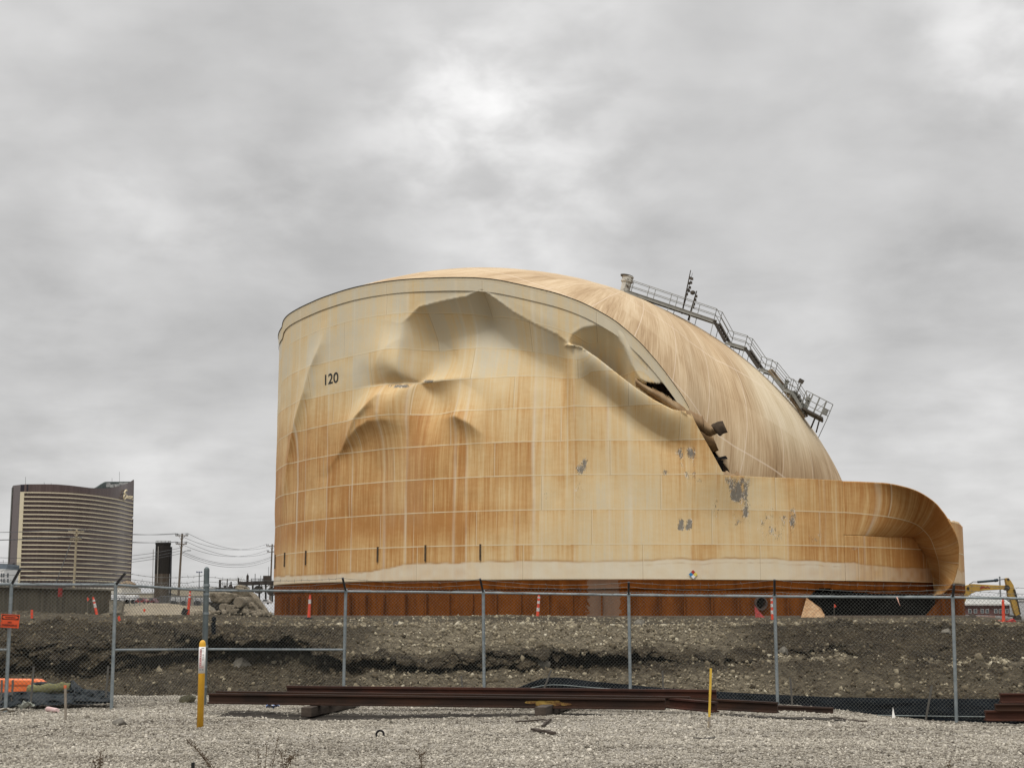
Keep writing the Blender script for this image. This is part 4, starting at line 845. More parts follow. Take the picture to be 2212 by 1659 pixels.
# ================================================================== THINGS IN THE YARD
mrust = M('rail_rust', (.048, .020, .010), (.020, .011, .007), 3, .75, .15, bump=.3, stretch=(.3, 1, 1))
mrust2 = M('rail_rust_red', (.065, .021, .011), (.028, .012, .008), 3, .75, .1, bump=.3, stretch=(.4, 1, 1))
myel = M('yellow_daub', (.36, .24, .06), (.12, .055, .02), 9, .8, lo=.4, hi=.6)
def ibeam(name, p0, p1, w, h, mat, label, group='rusty steel rails lying on the gravel'):
    p0 = np.asarray(p0, float); p1 = np.asarray(p1, float); mb = MB(); a, r, u, L = mb.frame(p0, p1)
    tw, tf = w * .14, h * .11
    prof = [(-w / 2, 0), (w / 2, 0), (w / 2, tf), (tw, tf * 1.9), (tw, h - tf * 2.2), (w * .32, h - tf * 1.5), (w * .32, h), (-w * .32, h), (-w * .32, h - tf * 1.5), (-tw, h - tf * 2.2), (-tw, tf * 1.9), (-w / 2, tf)]
    mb.prism([p0 + r * x + u * z for x, z in prof], p1 - p0)
    return build(name, mb, mat, label=label, cat='steel rail', group=group)
def G3(x, y, z): return GR(x, y, z)
r0 = ibeam('steel_rail', GR(452, 1519, .13), GR(1437, 1532.5, .13), .17, .165, mrust, 'long front rusty steel rail daubed with yellow paint, resting on two timber blocks')
q0, q1 = GR(452, 1519, .13), GR(1437, 1532.5, .13)
fx = (1195 - 452) / (1437 - 452); pm_ = q0 + (q1 - q0) * fx + np.array([0, -.029, .075])
rax = (q1 - q0) / np.linalg.norm(q1 - q0); mb = MB()
for cx_, cz_0, rw_, rh_ in [(0, 0, .26, .042), (-.24, .012, .12, .026), (.27, -.008, .13, .022), (.1, .03, .1, .02), (-.05, -.03, .14, .016)]:
    mb.prism([pm_ + rax * (cx_ + rw_ * math.cos(t) * random.uniform(.75, 1.1)) + np.array([0, -.002 * len(mb.v), cz_0 + rh_ * math.sin(t) * random.uniform(.7, 1.1)]) for t in np.linspace(0, 2 * math.pi, 18, endpoint=False)], (0, .012, 0))
d_ = build('paint_daub', mb, myel); d_.parent = r0; d_.location = tuple(ORG[d_.name] - ORG[r0.name])
off = np.array([0, .24, 0])
ibeam('steel_rail', GR(462, 1516, .13) + off, GR(1495, 1530, .13) + off, .17, .17, mrust, 'second rusty steel rail lying just behind the long front rail')
ibeam('steel_rail', GR(612, 1511, .14) + off * 1.8, GR(1556, 1522, .14) + off * 1.8, .17, .215, mrust2, 'rusty rail at the back of the pile, ending left of the yellow stake')
ibeam('steel_rail', GR(1437, 1528, .12) + np.array([.03, -.03, 0]), GR(1546, 1538, .09) + np.array([0, -.05, 0]), .17, .16, mrust2, 'short dark red rail end propped beside the tip of the long front rail')
ibeam('steel_rail', GR(1470, 1529, .06) + off * .6, GR(1681, 1540, .02) + off * .2, .17, .17, mrust, 'rusty rail passing behind the yellow stake at the right of the pile')
ibeam('steel_rail', GR(1600, 1541, -.06) + off, GR(1806, 1549, -.12) + off, .17, .15, M('rail_dark', (.05, .027, .018), (.03, .018, .013), 3), 'dark rail running on from the pile toward the black silt fence')
# stack at the right edge
GR2 = 'rusty beams stacked at the right edge'
def rb(x, y, z, L, w, h, mat, lab, dy=0, ang=.02):
    p = GR(x, y, z); p[1] += dy; ibeam('steel_beam', p, p + np.array([L * math.cos(ang), L * math.sin(ang), 0]), w, h, mat, lab, GR2)['category'] = 'steel beam'
rb(2129, 1556, -.16, 2.6, .19, .165, mrust2, 'lowest rusty beam of the stack at the right edge')
rb(2152, 1535, -.0, 2.4, .17, .11, mrust, 'middle rusty beam of the stack at the right edge', .05)
rb(2166, 1519, .11, 2.2, .17, .16, mrust2, 'topmost rusty beam of the stack at the right edge', .12)
# timber blocks
mtim = M('old_timber', (.040, .030, .023), (.075, .058, .045), 5, .9, stretch=(1, .3, 3), bump=.4)
def timber(x0, y0, x1, y1, z, w, h, lab):
    a, b = GR(x0, y0, z), GR(x1, y1, z); b[2] = a[2] = z + h / 2
    a[2] -= .0; o = build('timber_block', MB().bar(a, b, w, h), mtim, label=lab, cat='timber', group='timber blocks under the rails'); bv = o.modifiers.new('b', 'BEVEL'); bv.width = .008
timber(661, 1548, 770, 1524, -.03, .17, .15, 'left squared dark timber block poking out from under the long rail')
timber(1167, 1550, 1228, 1526, .03, .17, .16, 'middle dark timber block poking out from under the long rail')
# gas marker post
mgy = M('marker_yellow', (.66, .36, .025), (.58, .30, .02), 6, .45, spec=.4); mgw = M('marker_label', (.78, .77, .75), (.70, .69, .66), 6, .45); mred = M('label_red', (.42, .03, .04)); mgt = M('label_black', (.05, .05, .055))
gb = GR(432, 1572, .0); gb[2] = yard_z(gb[0], gb[1]); gd = gb[1]; gt_ = W(437.5, 1388, gd)
gp = thing('gas_marker_post', gb, 'yellow and white gas pipeline warning post standing in the gravel', 'marker post')
ax = (gt_ - gb); HL = np.linalg.norm(ax); ax /= HL; rx = np.array([1, 0, 0]) - ax * ax[0]; rx /= np.linalg.norm(rx); ry = np.cross(ax, rx); R3 = np.stack([rx, ry, ax], 1); GRr = .046
zl0 = HL * .640
build('post_body', MB().lathe(gb, [(GRr, -.1), (GRr, HL - .03), (GRr * .93, HL), (GRr * .7, HL + .025), (GRr * .3, HL + .038)], 24, R3), mgy, gp, smooth=True)
lab_ = build('label_sleeve', MB().lathe(gb, [(GRr + .0015, zl0), (GRr + .0015, HL - .055)], 24, R3), mgw, gp, smooth=True)
def on_post(x, z, off=.003): a = x / GRr; return gb + R3 @ np.array([(GRr + off) * math.sin(a), -(GRr + off) * math.cos(a), z])
def stickon(v, f, name, mat): build(name, (np.array([on_post(*p) for p in v]), f), mat, gp)
HB = HL - zl0
def strip_(x0, x1, z0, z1, name, mat, off=.0025):
    xs_ = np.linspace(x0, x1, 6); mb = MB(); mb.grid(np.array([[on_post(x, z0, off), on_post(x, z1, off)] for x in xs_])); build(name, mb, mat, gp)
strip_(-.027, .001, zl0 + .105, zl0 + .335, 'red_band', mred)
for txt, xc, zt0, zt1, hw, mt in [('WARNING', -.013, zl0 + .33, zl0 + .11, .016, mgw), ('GAS', .021, zl0 + .27, zl0 + .175, .014, mgt)]:
    for k, chh in enumerate(txt):
        v, f = text_mesh(chh, .03); n = len(txt); st = (zt0 - zt1) / n; zc_ = zt0 - st * (k + .5); w0 = max(v[:, 0].max() - v[:, 0].min(), .4)
        stickon([(xc + x * hw / w0 * min(1, w0 / .6), zc_ + y * st * .82, .0045) for x, y, z in v], f, 'lettering', mt)
for (x0, x1, z0, z1, mt) in [(-.004, .036, HB - .078, HB - .070, mgt), (-.004, .03, HB - .100, HB - .094, M('label_green', (.25, .42, .32))), (-.02, .036, HB - .124, HB - .119, mgt), (-.03, .033, .088, .094, mred), (-.03, .033, .074, .079, mred), (-.024, -.004, .032, .062, M('label_crest', (.30, .31, .33))), (.008, .032, .044, .054, mgt)]:
    strip_(x0, x1, zl0 + z0, zl0 + z1, 'label_print', mt, .003)
# stakes
mwood = M('stake_wood', (.27, .235, .19), (.17, .145, .115), 8, .85, stretch=(6, 6, 1))
mwoodd = M('stake_grey_wood', (.13, .12, .105), (.085, .078, .068), 8, .85, stretch=(6, 6, 1))
def stake(name, x0, y0, x1, y1, d, w, mat, label, cat='stake', group=None, d1=None, t=.02, parent=None):
    a, b = W(x0, y0, d), W(x1, y1, d1 or d); ax = (b - a) / np.linalg.norm(b - a); mb = MB(); mb.bar(a - ax * .06, b, t, w, (1, 0, .0))
    return build(name, mb, mat, parent, label=label, cat=cat if label else None, group=group)
dS = float(GR(142, 1557)[1])
o = stake('wooden_stake', 142, 1557, 141, 1480, dS, .034, mwood, 'pale wooden stake with an orange tip in the gravel before the left fence'); ORG[o.name]
tp = W(141, 1481, dS); t_ = build('orange_tip', MB().box(tp + np.array([0, 0, -.012]), (.037, .024, .045)), M('tip_orange', (.62, .14, .06))); t_.parent = o; t_.location = tuple(ORG[t_.name] - ORG[o.name])
dS = float(GR(1532, 1578)[1]); o = stake('yellow_stake', 1531.5, 1572, 1535.5, 1443, dS, .030, M('stake_yellow', (.62, .42, .055), (.52, .33, .05), 5), 'thin yellow stake standing in the gravel in front of the rail ends', group=None)
pz = W(1531.5, 1573, dS); t_ = build('bare_foot', MB().bar(pz - np.array([0, 0, .05]), W(1532.4, 1548, dS) , .024, .033, (1, 0, 0)), mwood); t_.parent = o; t_.location = tuple(ORG[t_.name] - ORG[o.name])
for (x0, y0, x1, y1, d, lab) in [(66, 1524, 73, 1439, 25.4, 'grey wooden stake before the orange barrier at the left'), (228, 1512, 234, 1438, 25.9, 'grey wooden stake leaning beside the third fence post'), (25, 1520, 28, 1468, 25.6, 'short wooden stake between the orange barrier and the leftmost post'), (2, 1520, 4, 1468, 25.7, 'short wooden stake at the left picture edge by the orange barrier'),
                                 (1170, 1500, 1191, 1446, 28.9, 'leaning wooden stake at the raised peak of the black silt fence'), (1433, 1500, 1431, 1448, 28.6, 'thin dark stake behind the silt fence left of the yellow stake'), (1712, 1528, 1707, 1464, 27.4, 'grey stake right of the sixth post along the black silt fence'), (2000, 1553, 2013, 1480, 26.3, 'slanted grey stake leaning on the silt fence near the right post'), (1000, 1495, 996, 1459, 30.2, 'short dark stake low on the earth bank behind the middle post')]:
    stake('wooden_stake', x0, y0, x1, y1, d, .032, mwoodd, lab, group='grey wooden stakes along the fence')
# black silt fence
mblack = M('silt_fabric', (.006, .007, .009), (.014, .017, .020), 3, .75, stretch=(.5, 1, 3), bump=.4, spec=.0)
mcord = M('cord', (.26, .30, .29), (.18, .2, .2), 6, .6)
def fabric(name, top, bot, dist_t, dist_b, mat, label=None, cat=None, parent=None, n=140, wav=.05, group=None, thick=.006, crease=.03):
    a, b = curve(top, n), curve(bot, n); s = np.linspace(0, 1, 16)
    dt = np.interp(np.linspace(0, 1, n), np.linspace(0, 1, len(dist_t)), dist_t); db = np.interp(np.linspace(0, 1, n), np.linspace(0, 1, len(dist_b)), dist_b)
    p = a[:, None] * (1 - s[None, :, None]) + b[:, None] * s[None, :, None]; dd = dt[:, None] * (1 - s) + db[:, None] * s
    dd = dd + wav * fbm(np.arange(n)[:, None] * .07 + s[None] * .6, s[None] * 1.6, 3, 51 + n) + crease * np.abs(fbm(np.arange(n)[:, None] * .11 - s[None] * 1.2, s[None] * 2.2, 2, 52)); r = ray(p[..., 0], p[..., 1]); Pw = CAM + r * (dd / r[..., 1])[..., None]
    mb = MB(); mb.grid(Pw); o = build(name, mb, mat, parent, smooth=True, label=label, cat=cat, group=group); md = o.modifiers.new('t', 'SOLIDIFY'); md.thickness = thick; return o, Pw
sf_top = [(1020, 1501), (1063, 1498), (1110, 1487), (1187, 1463), (1280, 1471), (1367, 1479), (1433, 1485), (1552, 1493), (1634, 1497.5), (1710, 1501), (1798, 1505), (1920, 1507), (2040, 1508.5), (2166, 1509), (2240, 1510)]
sf_bot = [(1020, 1506), (1063, 1506), (1110, 1508), (1187, 1510), (1280, 1512), (1367, 1514), (1433, 1518), (1552, 1528), (1634, 1534), (1710, 1541), (1798, 1554), (1920, 1558), (2040, 1560), (2166, 1562), (2240, 1564)]
dd_ = [28.9, 28.9, 28.9, 29.0, 29.0, 28.9, 28.8, 28.2, 27.9, 27.6, 27.2, 26.8, 26.5, 26.2, 26.0]
sfo = thing('silt_fence', W(1634, 1534, 27.6), 'long low black silt fence sagging behind the chain link fence at the right', 'silt fence')
o, PwS = fabric('fabric', sf_top, sf_bot, dd_, [d - .25 for d in dd_], mblack, parent=sfo, n=220, wav=.14, crease=.08)
for r_, k0, k1 in [(5, 20, 110), (11, 100, 215)]:
    pts = PwS[k0:k1:4, r_] + np.array([0, -.03, 0]); v_, f_ = prisms(pts[:-1], pts[1:], .008, 4); build('cord', (v_, f_), mcord, sfo)
# left heap: dark fabric, straw roll and orange barrier
hp = thing('fabric_heap', W(120, 1520, 25.6), 'crumpled heap of dark blue silt fabric bunched at the foot of the left fence', 'fabric heap')
mblue = M('blue_fabric', (.008, .011, .014), (.022, .029, .034), 3, .6, bump=.5, spec=.1)
fabric('fabric', [(-60, 1497), (0, 1496), (40, 1493), (80, 1494), (140, 1497), (200, 1490), (238, 1494), (244, 1506)], [(-60, 1527), (0, 1528), (40, 1526), (80, 1523), (140, 1521), (200, 1519), (238, 1517), (244, 1515)], [25.7] * 3 + [25.9] * 2 + [26.2] * 3, [25.3] * 4 + [25.5] * 4, mblue, parent=hp, wav=.3, crease=.25, n=110)
fabric('upper_fold', [(70, 1474), (95, 1472), (130, 1478), (148, 1474), (156, 1468), (164, 1474), (176, 1484), (192, 1495)], [(72, 1486), (95, 1488), (125, 1491), (145, 1494), (156, 1500), (166, 1502), (180, 1502), (194, 1502)], [26.5] * 8, [26.1] * 8, mblue, parent=hp, wav=.3, crease=.25, n=70)
fabric('side_fold', [(160, 1487), (185, 1488), (215, 1492), (240, 1501)], [(158, 1512), (185, 1514), (215, 1515), (241, 1514)], [25.9, 26, 26.1, 26.1], [25.5] * 4, mblue, parent=hp, wav=.25, crease=.22, n=50)
mstraw = M('straw', (.21, .20, .09), (.12, .115, .055), 14, .9, stretch=(.3, 1, 2), bump=.6)
pts = [W(58, 1491, 26.2), W(95, 1488, 26.2), W(130, 1485, 26.2), W(152, 1484, 26.2)]; n = 40; cp_ = np.array([np.interp(np.linspace(0, 3, n), range(4), [p[k] for p in pts]) for k in range(3)]).T
th = np.linspace(0, 2 * math.pi, 15); rr_ = .085 + .006 * rng.normal(size=(n, 15)).clip(-1, 1) + .012 * np.sin(np.arange(n) * .5)[:, None]; rr_[:, -1] = rr_[:, 0]; rr_[0] *= .4; rr_[-1] *= .6
mb = MB(); mb.grid(cp_[:, None] + np.stack([0 * rr_, np.cos(th) * rr_, np.sin(th) * rr_], -1)); build('straw_roll', mb, mstraw, smooth=True, label='greenish straw wattle roll lying behind the crumpled dark fabric', cat='straw roll')
moran = M('barrier_orange', (.85, .20, .045), (.70, .15, .035), 3, .5, spec=.4)
bb = [(-90, 1466), (75, 1468), (92, 1480), (62, 1494), (-90, 1500)]
mb = MB(); mb.prism([W(x, y, 26.9) for x, y in bb], (0, .45, 0)); ob = build('orange_barrier', mb, moran, label='bright orange plastic barrier lying behind the fence at the far left', cat='barrier'); bv = ob.modifiers.new('b', 'BEVEL'); bv.width = .02; bv.segments = 2
mb = MB().prism([W(x, y, 26.885) for x, y in [(-90, 1477), (60, 1478), (66, 1480), (-90, 1480)]], (0, .012, 0)); r_ = build('barrier_rib', mb, M('barrier_rib', (.62, .13, .03))); r_.parent = ob; r_.location = tuple(ORG[r_.name] - ORG[ob.name])
# litter
def litter(x, y, z, size, mat, label, cat, seed, fold=.6):
    p = GR(x, y, z); p[2] = z; n = 12; gx_, gy_ = np.meshgrid(np.linspace(-1, 1, n), np.linspace(-1, 1, n)); rs = np.random.default_rng(seed)
    h = fbm(gx_ * 1.6 + seed, gy_ * 1.6, 3, seed); edge = 1 + .35 * fbm(gx_ * 2 + 9, gy_ * 2, 2, seed + 1)
    P_ = np.stack([gx_ * size[0] / 2 * edge, gy_ * size[1] / 2 * edge, (h * fold + .35 * fold) * size[2]], -1) + p; mb = MB(); mb.grid(P_)
    o = build('plastic_scrap' if cat != 'rag' else 'rag', mb, mat, smooth=False, label=label, cat=cat); o.modifiers.new('t', 'SOLIDIFY').thickness = .004; return o
mpl = M('white_plastic', (.72, .70, .66), (.55, .53, .49), 5, .5)
p = W(1853, 1465, 32.4)
def litter_at(P, size, mat, label, cat, seed):
    n = 14; gx_, gy_ = np.meshgrid(np.linspace(-1, 1, n), np.linspace(-1, 1, n)); h = fbm(gx_ * 1.7 + seed, gy_ * 1.7, 3, seed); ed = 1 + .4 * fbm(gx_ * 2 + 9, gy_ * 2, 2, seed + 1)
    Q = np.stack([gx_ * size[0] / 2 * ed, -h * size[1] + .0 * gx_, gy_ * size[2] / 2 * ed], -1) + P; mb = MB(); mb.grid(Q); o = build('plastic_scrap', mb, mat, label=label, cat=cat); o.modifiers.new('t', 'SOLIDIFY').thickness = .004
litter_at(p, (.46, .25, .24), mpl, 'white torn plastic sheet caught on the bank behind the fence at the right', 'plastic scrap', 5)
litter(590, 1527, .06, (.20, .14, .12), M('blue_white', (.65, .68, .74), (.10, .18, .42), 14, .5, lo=.5, hi=.56), 'blue and white wrapper on the gravel under the long rail', 'wrapper', 8)
litter(113, 1533, .05, (.2, .15, .14), mpl, 'pale crumpled plastic bag beside the pink cup at the left fence foot', 'plastic bag', 12) if False else None
litter(57, 1526, .07, (.22, .16, .16), M('pale_bag', (.42, .43, .38), (.25, .27, .22), 8), 'pale green crumpled bag on the gravel near the leftmost fence post', 'plastic bag', 12)
litter(14, 1537, .05, (.26, .2, .12), M('dirty_bag', (.42, .39, .33), (.2, .18, .15), 8), 'dirty white bag lying against the foot of the leftmost fence post', 'plastic bag', 19)
a, b = GR(103, 1531, .05), GR(124, 1534, .05); build('paper_cup', MB().tube(a, b, .042, 14, .035), M('pink_paper', (.55, .36, .34), (.65, .5, .48), 9), label='pinkish paper cup lying on its side below the left fence', cat='cup')
mb = MB(); c = GR(815, 1586, .045); tt_ = np.linspace(-.4, 4.1, 14); pts = [c + np.array([.035 + .05 * math.cos(t) + .0, .02 * math.sin(t * .5), .05 * math.sin(t)]) for t in tt_]; pts.append(c + np.array([-.07, -.02, -.05])); mb.path(pts, .014, 8)
build('rubber_hook', mb, M('rubber', (.008, .008, .008)), label='small black curved hook lying on the gravel left of the middle', cat='hook')
def plank(x0, y0, x1, y1, w, t, label, mat=mtim, group='broken wood scraps on the gravel'):
    a, b = GR(x0, y0, t / 2), GR(x1, y1, t / 2); a[2] = yard_z(a[0], a[1]) + t * .6 + .012; b[2] = yard_z(b[0], b[1]) + t * .6 + .012
    mb = MB(); n = 7; s = np.linspace(0, 1, n); pts = a + (b - a) * s[:, None] + rng.normal(0, .006, (n, 3))
    for i in range(n - 1): mb.bar(pts[i], pts[i + 1] + (pts[i + 1] - pts[i]) * .05, w * (.6 + .4 * math.sin(math.pi * (i + .5) / (n - 1))), t)
    build('wood_scrap', mb, mat, label=label, cat='wood scrap', group=group)
plank(1112, 1566, 1182, 1563, .05, .02, 'long thin dark wood splinter on the gravel before the middle timber block')
plank(1152, 1581, 1196, 1587, .10, .03, 'broken dark wood chunk lying lowest below the middle timber block')
plank(1172, 1571, 1190, 1562, .04, .03, 'short dark stick propped among the splinters before the timber block')
plank(1150, 1559, 1230, 1560, .03, .012, 'pale splinter lying flat just below the middle timber block', mwood)
plank(1500, 1603, 1552, 1599, .05, .015, 'flat grey wood sliver alone on the gravel below the yellow stake', mwoodd)
plank(1795, 1548, 1870, 1555, .05, .02, 'dark stick lying at the foot of the black silt fence', mtim)
plank(2090, 1547, 2140, 1556, .018, .012, 'bent pale twig on the gravel right of the right fence post', mwood)
a = GR(1934, 1558, -.15); build('white_scrap', MB().prism([W(1926, 1560, 25.6), W(1936, 1559, 25.6), W(1929, 1527, 25.7)], (.0, .015, 0)), mpl, label='thin white plastic sliver sticking up before the black silt fence', cat='plastic scrap')
gb_ = GR(258, 1562, .02); sv, sf = stones(np.array([gb_]), [.26], .4); build('flat_rock', (sv, sf), M('rock', (.17, .155, .13), (.09, .08, .065), 8, bump=.5), label='flat grey rock beside the orange tipped stake', cat='rock')
p = W(676, 1487 + 8, 27.6)
bx = GR(676, 1499, .0); sv, sf = stones(np.array([W(679, 1493, 25.2)]), [.30], .9); 
build('mossy_rock', (sv * 1.0, sf), M('mossy', (.14, .13, .075), (.09, .08, .05), 7, bump=.5), label='angular mossy rock at the left end of the long steel rail', cat='rock') if False else None
dm = float(GR(398, 1518)[1]); o = build('mossy_rock', MB().prism([W(x, y, dm) for x, y in [(385, 1513), (391, 1504), (409, 1500), (412, 1505), (405, 1517), (390, 1519)]], (.05, .25, -.03)), M('mossy', (.15, .14, .08), (.09, .08, .05), 7, bump=.5), label='angular mossy rock at the left end of the long steel rail', cat='rock'); roughen(o, .04, 3)
# larger rocks in the bank
mrock = M('bank_rock', (.17, .155, .125), (.085, .075, .06), 6, .95, bump=.8)
for (x, y, d, s, lab) in [(862, 1355, 40, .5, 'angular grey boulder near the bank top left of the middle'), (1380, 1358, 39, .55, 'tilted concrete slab piece at the bank top right of the middle post'), (850 + 280, 1385, 36, .45, 'rounded brown rock set in the stony middle slope'), (1160, 1390, 35.5, .35, 'second brown rock in the middle slope, right of the rounded one'), (1325, 1410, 34, .4, 'grey rock beneath the dark ledge near the third middle post'),
                          (1165, 1440, 33, .6, 'large pale boulder in the dark hollow of the bank'), (940, 1452, 32.8, .55, 'earthy boulder below the dark ledge in the middle'), (2044, 1370, 36, .3, 'pale stone high on the right slope of the bank'), (1853 - 160, 1410, 34.5, .28, 'pale stone on the dark right slope behind the sixth post'), (520, 1440, 33, .5, 'tan clod in the left bank face beside the corner post'), (175, 1385, 34.5, .4, 'pale lump high in the dark left bank face')]:
    P0 = W(x, y, d); sv, sf = stones(np.array([P0]), [s], .75); o = build('boulder', (sv, sf), mrock, label=lab, cat='boulder'); bv = o.modifiers.new('b', 'BEVEL'); bv.width = s * .06; bv.segments = 1; roughen(o, s * .35, 3)
# dry weeds at the front edge
mweed = M('dry_weed', (.11, .075, .042), (.06, .04, .025), 9, .9)
def weed(stems, label, bush=.5, d=None):
    """stems: lists of pixel points from the foot up"""
    mb = MB()
    for st in stems:
        dst = d; c_ = curve(st, 26); P_ = W(c_[:, 0], c_[:, 1], dst); P_[:, 1] += np.linspace(0, .08, 26) * random.uniform(-1, 1)
        v_, f_ = prisms(P_[:-1], P_[1:], .0032, 4); mb.raw(v_, f_.tolist())
        for k in range(6, 26):
            if random.random() < bush:
                for _ in range(2):
                    dr = np.array([random.gauss(0, 1), random.gauss(0, .7), abs(random.gauss(.6, .6))]); dr /= np.linalg.norm(dr); L = random.uniform(.012, .045)
                    q = P_[k] + dr * L; mb.bar(P_[k], q, .0022, .0022)
                    if random.random() < .8: mb.box(q, (.009, .007, .010), rotm(random.random() * 3, random.random() * 3, 0))
    build('dry_weed', mb, mweed, label=label, cat='weed', group='dead weeds at the front of the gravel')
weed([[(480, 1690), (452, 1650), (428, 1620), (405, 1598)], [(470, 1680), (445, 1646), (420, 1612)]], 'leaning dead brown weed below the yellow gas post', 1.0, 14.9)
weed([[(212, 1700), (213, 1660), (214, 1625)], [(212, 1690), (208, 1655), (207, 1642)], [(213, 1690), (219, 1650), (221, 1640)]], 'small upright dead weed at the bottom left edge', .6, 14.6)
weed([[(575, 1700), (588, 1655), (600, 1590)], [(556, 1700), (557, 1650), (556, 1615)], [(573, 1700), (573, 1650), (574, 1610)]], 'tall thin dead stalks right of the yellow gas post', .25, 14.7)
weed([[(610, 1700), (612, 1660), (608, 1622)], [(612, 1700), (622, 1655), (638, 1628)], [(611, 1700), (618, 1650), (628, 1640)]], 'feathery dead weed right of the thin stalks', .9, 14.6)
weed([[(914, 1700), (912, 1660), (905, 1630), (898, 1618)], [(914, 1700), (910, 1640), (915, 1625)]], 'sparse dead weed at the bottom edge near the middle', .5, 14.6)
weed([[(2040, 1700), (2048, 1665), (2052, 1648)]], 'small dead weed at the bottom right edge', .6, 14.6)
build('pipe_stub', MB().tube(W(416, 1690, 14.6), W(417, 1646, 14.6), .018, 8), M('stub_black', (.012, .012, .012)), label='short black stub sticking up at the bottom edge near the leaning weed', cat='stub')
# delineator tubes on the dirt flat
mdo = M('delineator_orange', (.72, .075, .03), (.60, .06, .03), 5, .45, spec=.4); mdw = M('delineator_white', (.62, .58, .55), (.50, .46, .43), 6, .5); mdb = M('rubber_base', (.02, .02, .02))
def delineator(foot, top, label, bands, d, base=True):
    a, b = W(*foot, d), W(*top, d); a[2] -= .05; ax = b - a; L = np.linalg.norm(ax); ax /= L; rx = np.array([ax[2], 0, -ax[0]]); rx /= np.linalg.norm(rx); R_ = np.stack([rx, np.cross(ax, rx), ax], 1)
    t = thing('delineator_post', a, label, 'delineator', 'orange delineator tubes standing on the dirt')
    build('tube', MB().lathe(a, [(.075, 0), (.062, L * .5), (.055, L * .9), (.04, L * .93), (.04, L * .97), (.05, L)], 16, R_), mdo, t, smooth=False)
    for z0, z1 in bands: build('reflective_band', MB().lathe(a, [(.078 - .021 * z0, L * z0), (.078 - .021 * z1, L * z1)], 16, R_), mdw, t)
    if base: build('base', MB().lathe(a, [(.2, -.02), (.2, .04), (.12, .07)], 8), mdb, t)
    return t
delineator((212, 1338), (201, 1289), 'orange delineator tube leaning left between the two leftmost fence posts', [(.55, .72), (.8, .88)], 71)
delineator((406, 1325), (411, 1276), 'orange delineator tube with fallen black base left of the corner post', [(.72, .78), (.86, .9)], 70, False)
t = W(399, 1321, 69.7); build('fallen_rubber_weight', MB().box(t, (.22, .2, .3), rotm(0, .4, 0)), mdb, label='black rubber foot tipped beside the delineator near the corner post', cat='base')
delineator((667, 1334), (670, 1284), 'orange delineator tube before the left part of the rust red ring wall', [(.62, .80)], 69)
delineator((1161, 1333), (1164.5, 1284), 'orange and white striped tube before the middle of the ring wall', [(.30, .45), (.62, .74), (.84, .92)], 69)
delineator((1669, 1339), (1667, 1289), 'orange and white striped tube beside the round nozzle of the ring wall', [(.30, .45), (.58, .72), (.84, .92)], 67)
delineator((2168, 1349), (2166.5, 1292), 'plain red tube standing before the excavator at the right', [(.02, .03)], 63)
def flag(x, y0, y1, d, label, two=True):
    t = thing('pin_flag', W(x, y0, d), label, 'pin flag', 'small orange pin flags')
    build('wire', MB().tube(W(x, y0, d), W(x - .5, y1, d), .008, 5), mwood, t); p = W(x, y1, d); build('flag', MB().prism([p, p + np.array([.10, 0, -.10]), p + np.array([.02, 0, -.18]), p + np.array([-.02, 0, -.1])], (0, .01, 0)), mdo, t)
flag(188.5, 1330, 1289, 62, 'thin orange topped pin flag left of the leaning delineator')
flag(1802, 1343, 1304, 68, 'orange pin flag standing in the black opening of the ring wall')
def stub(x, y0, y1, d, w, lab, dx=0): build('survey_stake', MB().bar(W(x, y0, d), W(x + dx, y1, d), .02, w, (1, 0, 0)), mdo, label=lab, cat='stake', group='short orange survey stakes')
stub(69, 1335, 1317, 52, .08, 'short orange survey stake right of the orange sign')
stub(260, 1345, 1331, 46, .07, 'short orange survey stake tilted just right of the third fence post', -4)
stub(312, 1321, 1315, 78, .1, 'tiny pale orange stake on the flat left of the black tower')
# red safety net bunched under the nozzle
mb = MB(); n = 16; a = curve([(1629, 1306), (1634, 1312), (1642, 1322), (1652, 1333)], n); b = curve([(1632, 1334), (1640, 1336), (1650, 1337), (1662, 1338)], n); s = np.linspace(0, 1, 8)
p_ = a[:, None] * (1 - s[None, :, None]) + b[:, None] * s[None, :, None]; dd2 = 107.6 - .9 * s[None] + .15 * fbm(np.arange(n)[:, None] * .5, s[None] * 4, 2, 91); r_ = ray(p_[..., 0], p_[..., 1]); mb.grid(CAM + r_ * (dd2 / r_[..., 1])[..., None])
o = build('safety_net', mb, M('net_red', (.33, .035, .035), (.15, .03, .022), 5, .8), label='red safety netting draped below the round nozzle of the ring wall', cat='netting'); o.modifiers.new('t', 'SOLIDIFY').thickness = .01
# little black post behind the corner post
b = W(462, 1372, 33.6); build('black_marker', MB().bar(b - np.array([0, 0, .1]), W(461, 1343, 33.6), .05, .09, (1, 0, 0)).lathe(W(462, 1340, 33.6), [(.03, -.03), (.06, 0), (.05, .06), (.01, .09)], 8), mblack, label='short black marker standing on the bank beside the corner post', cat='marker')
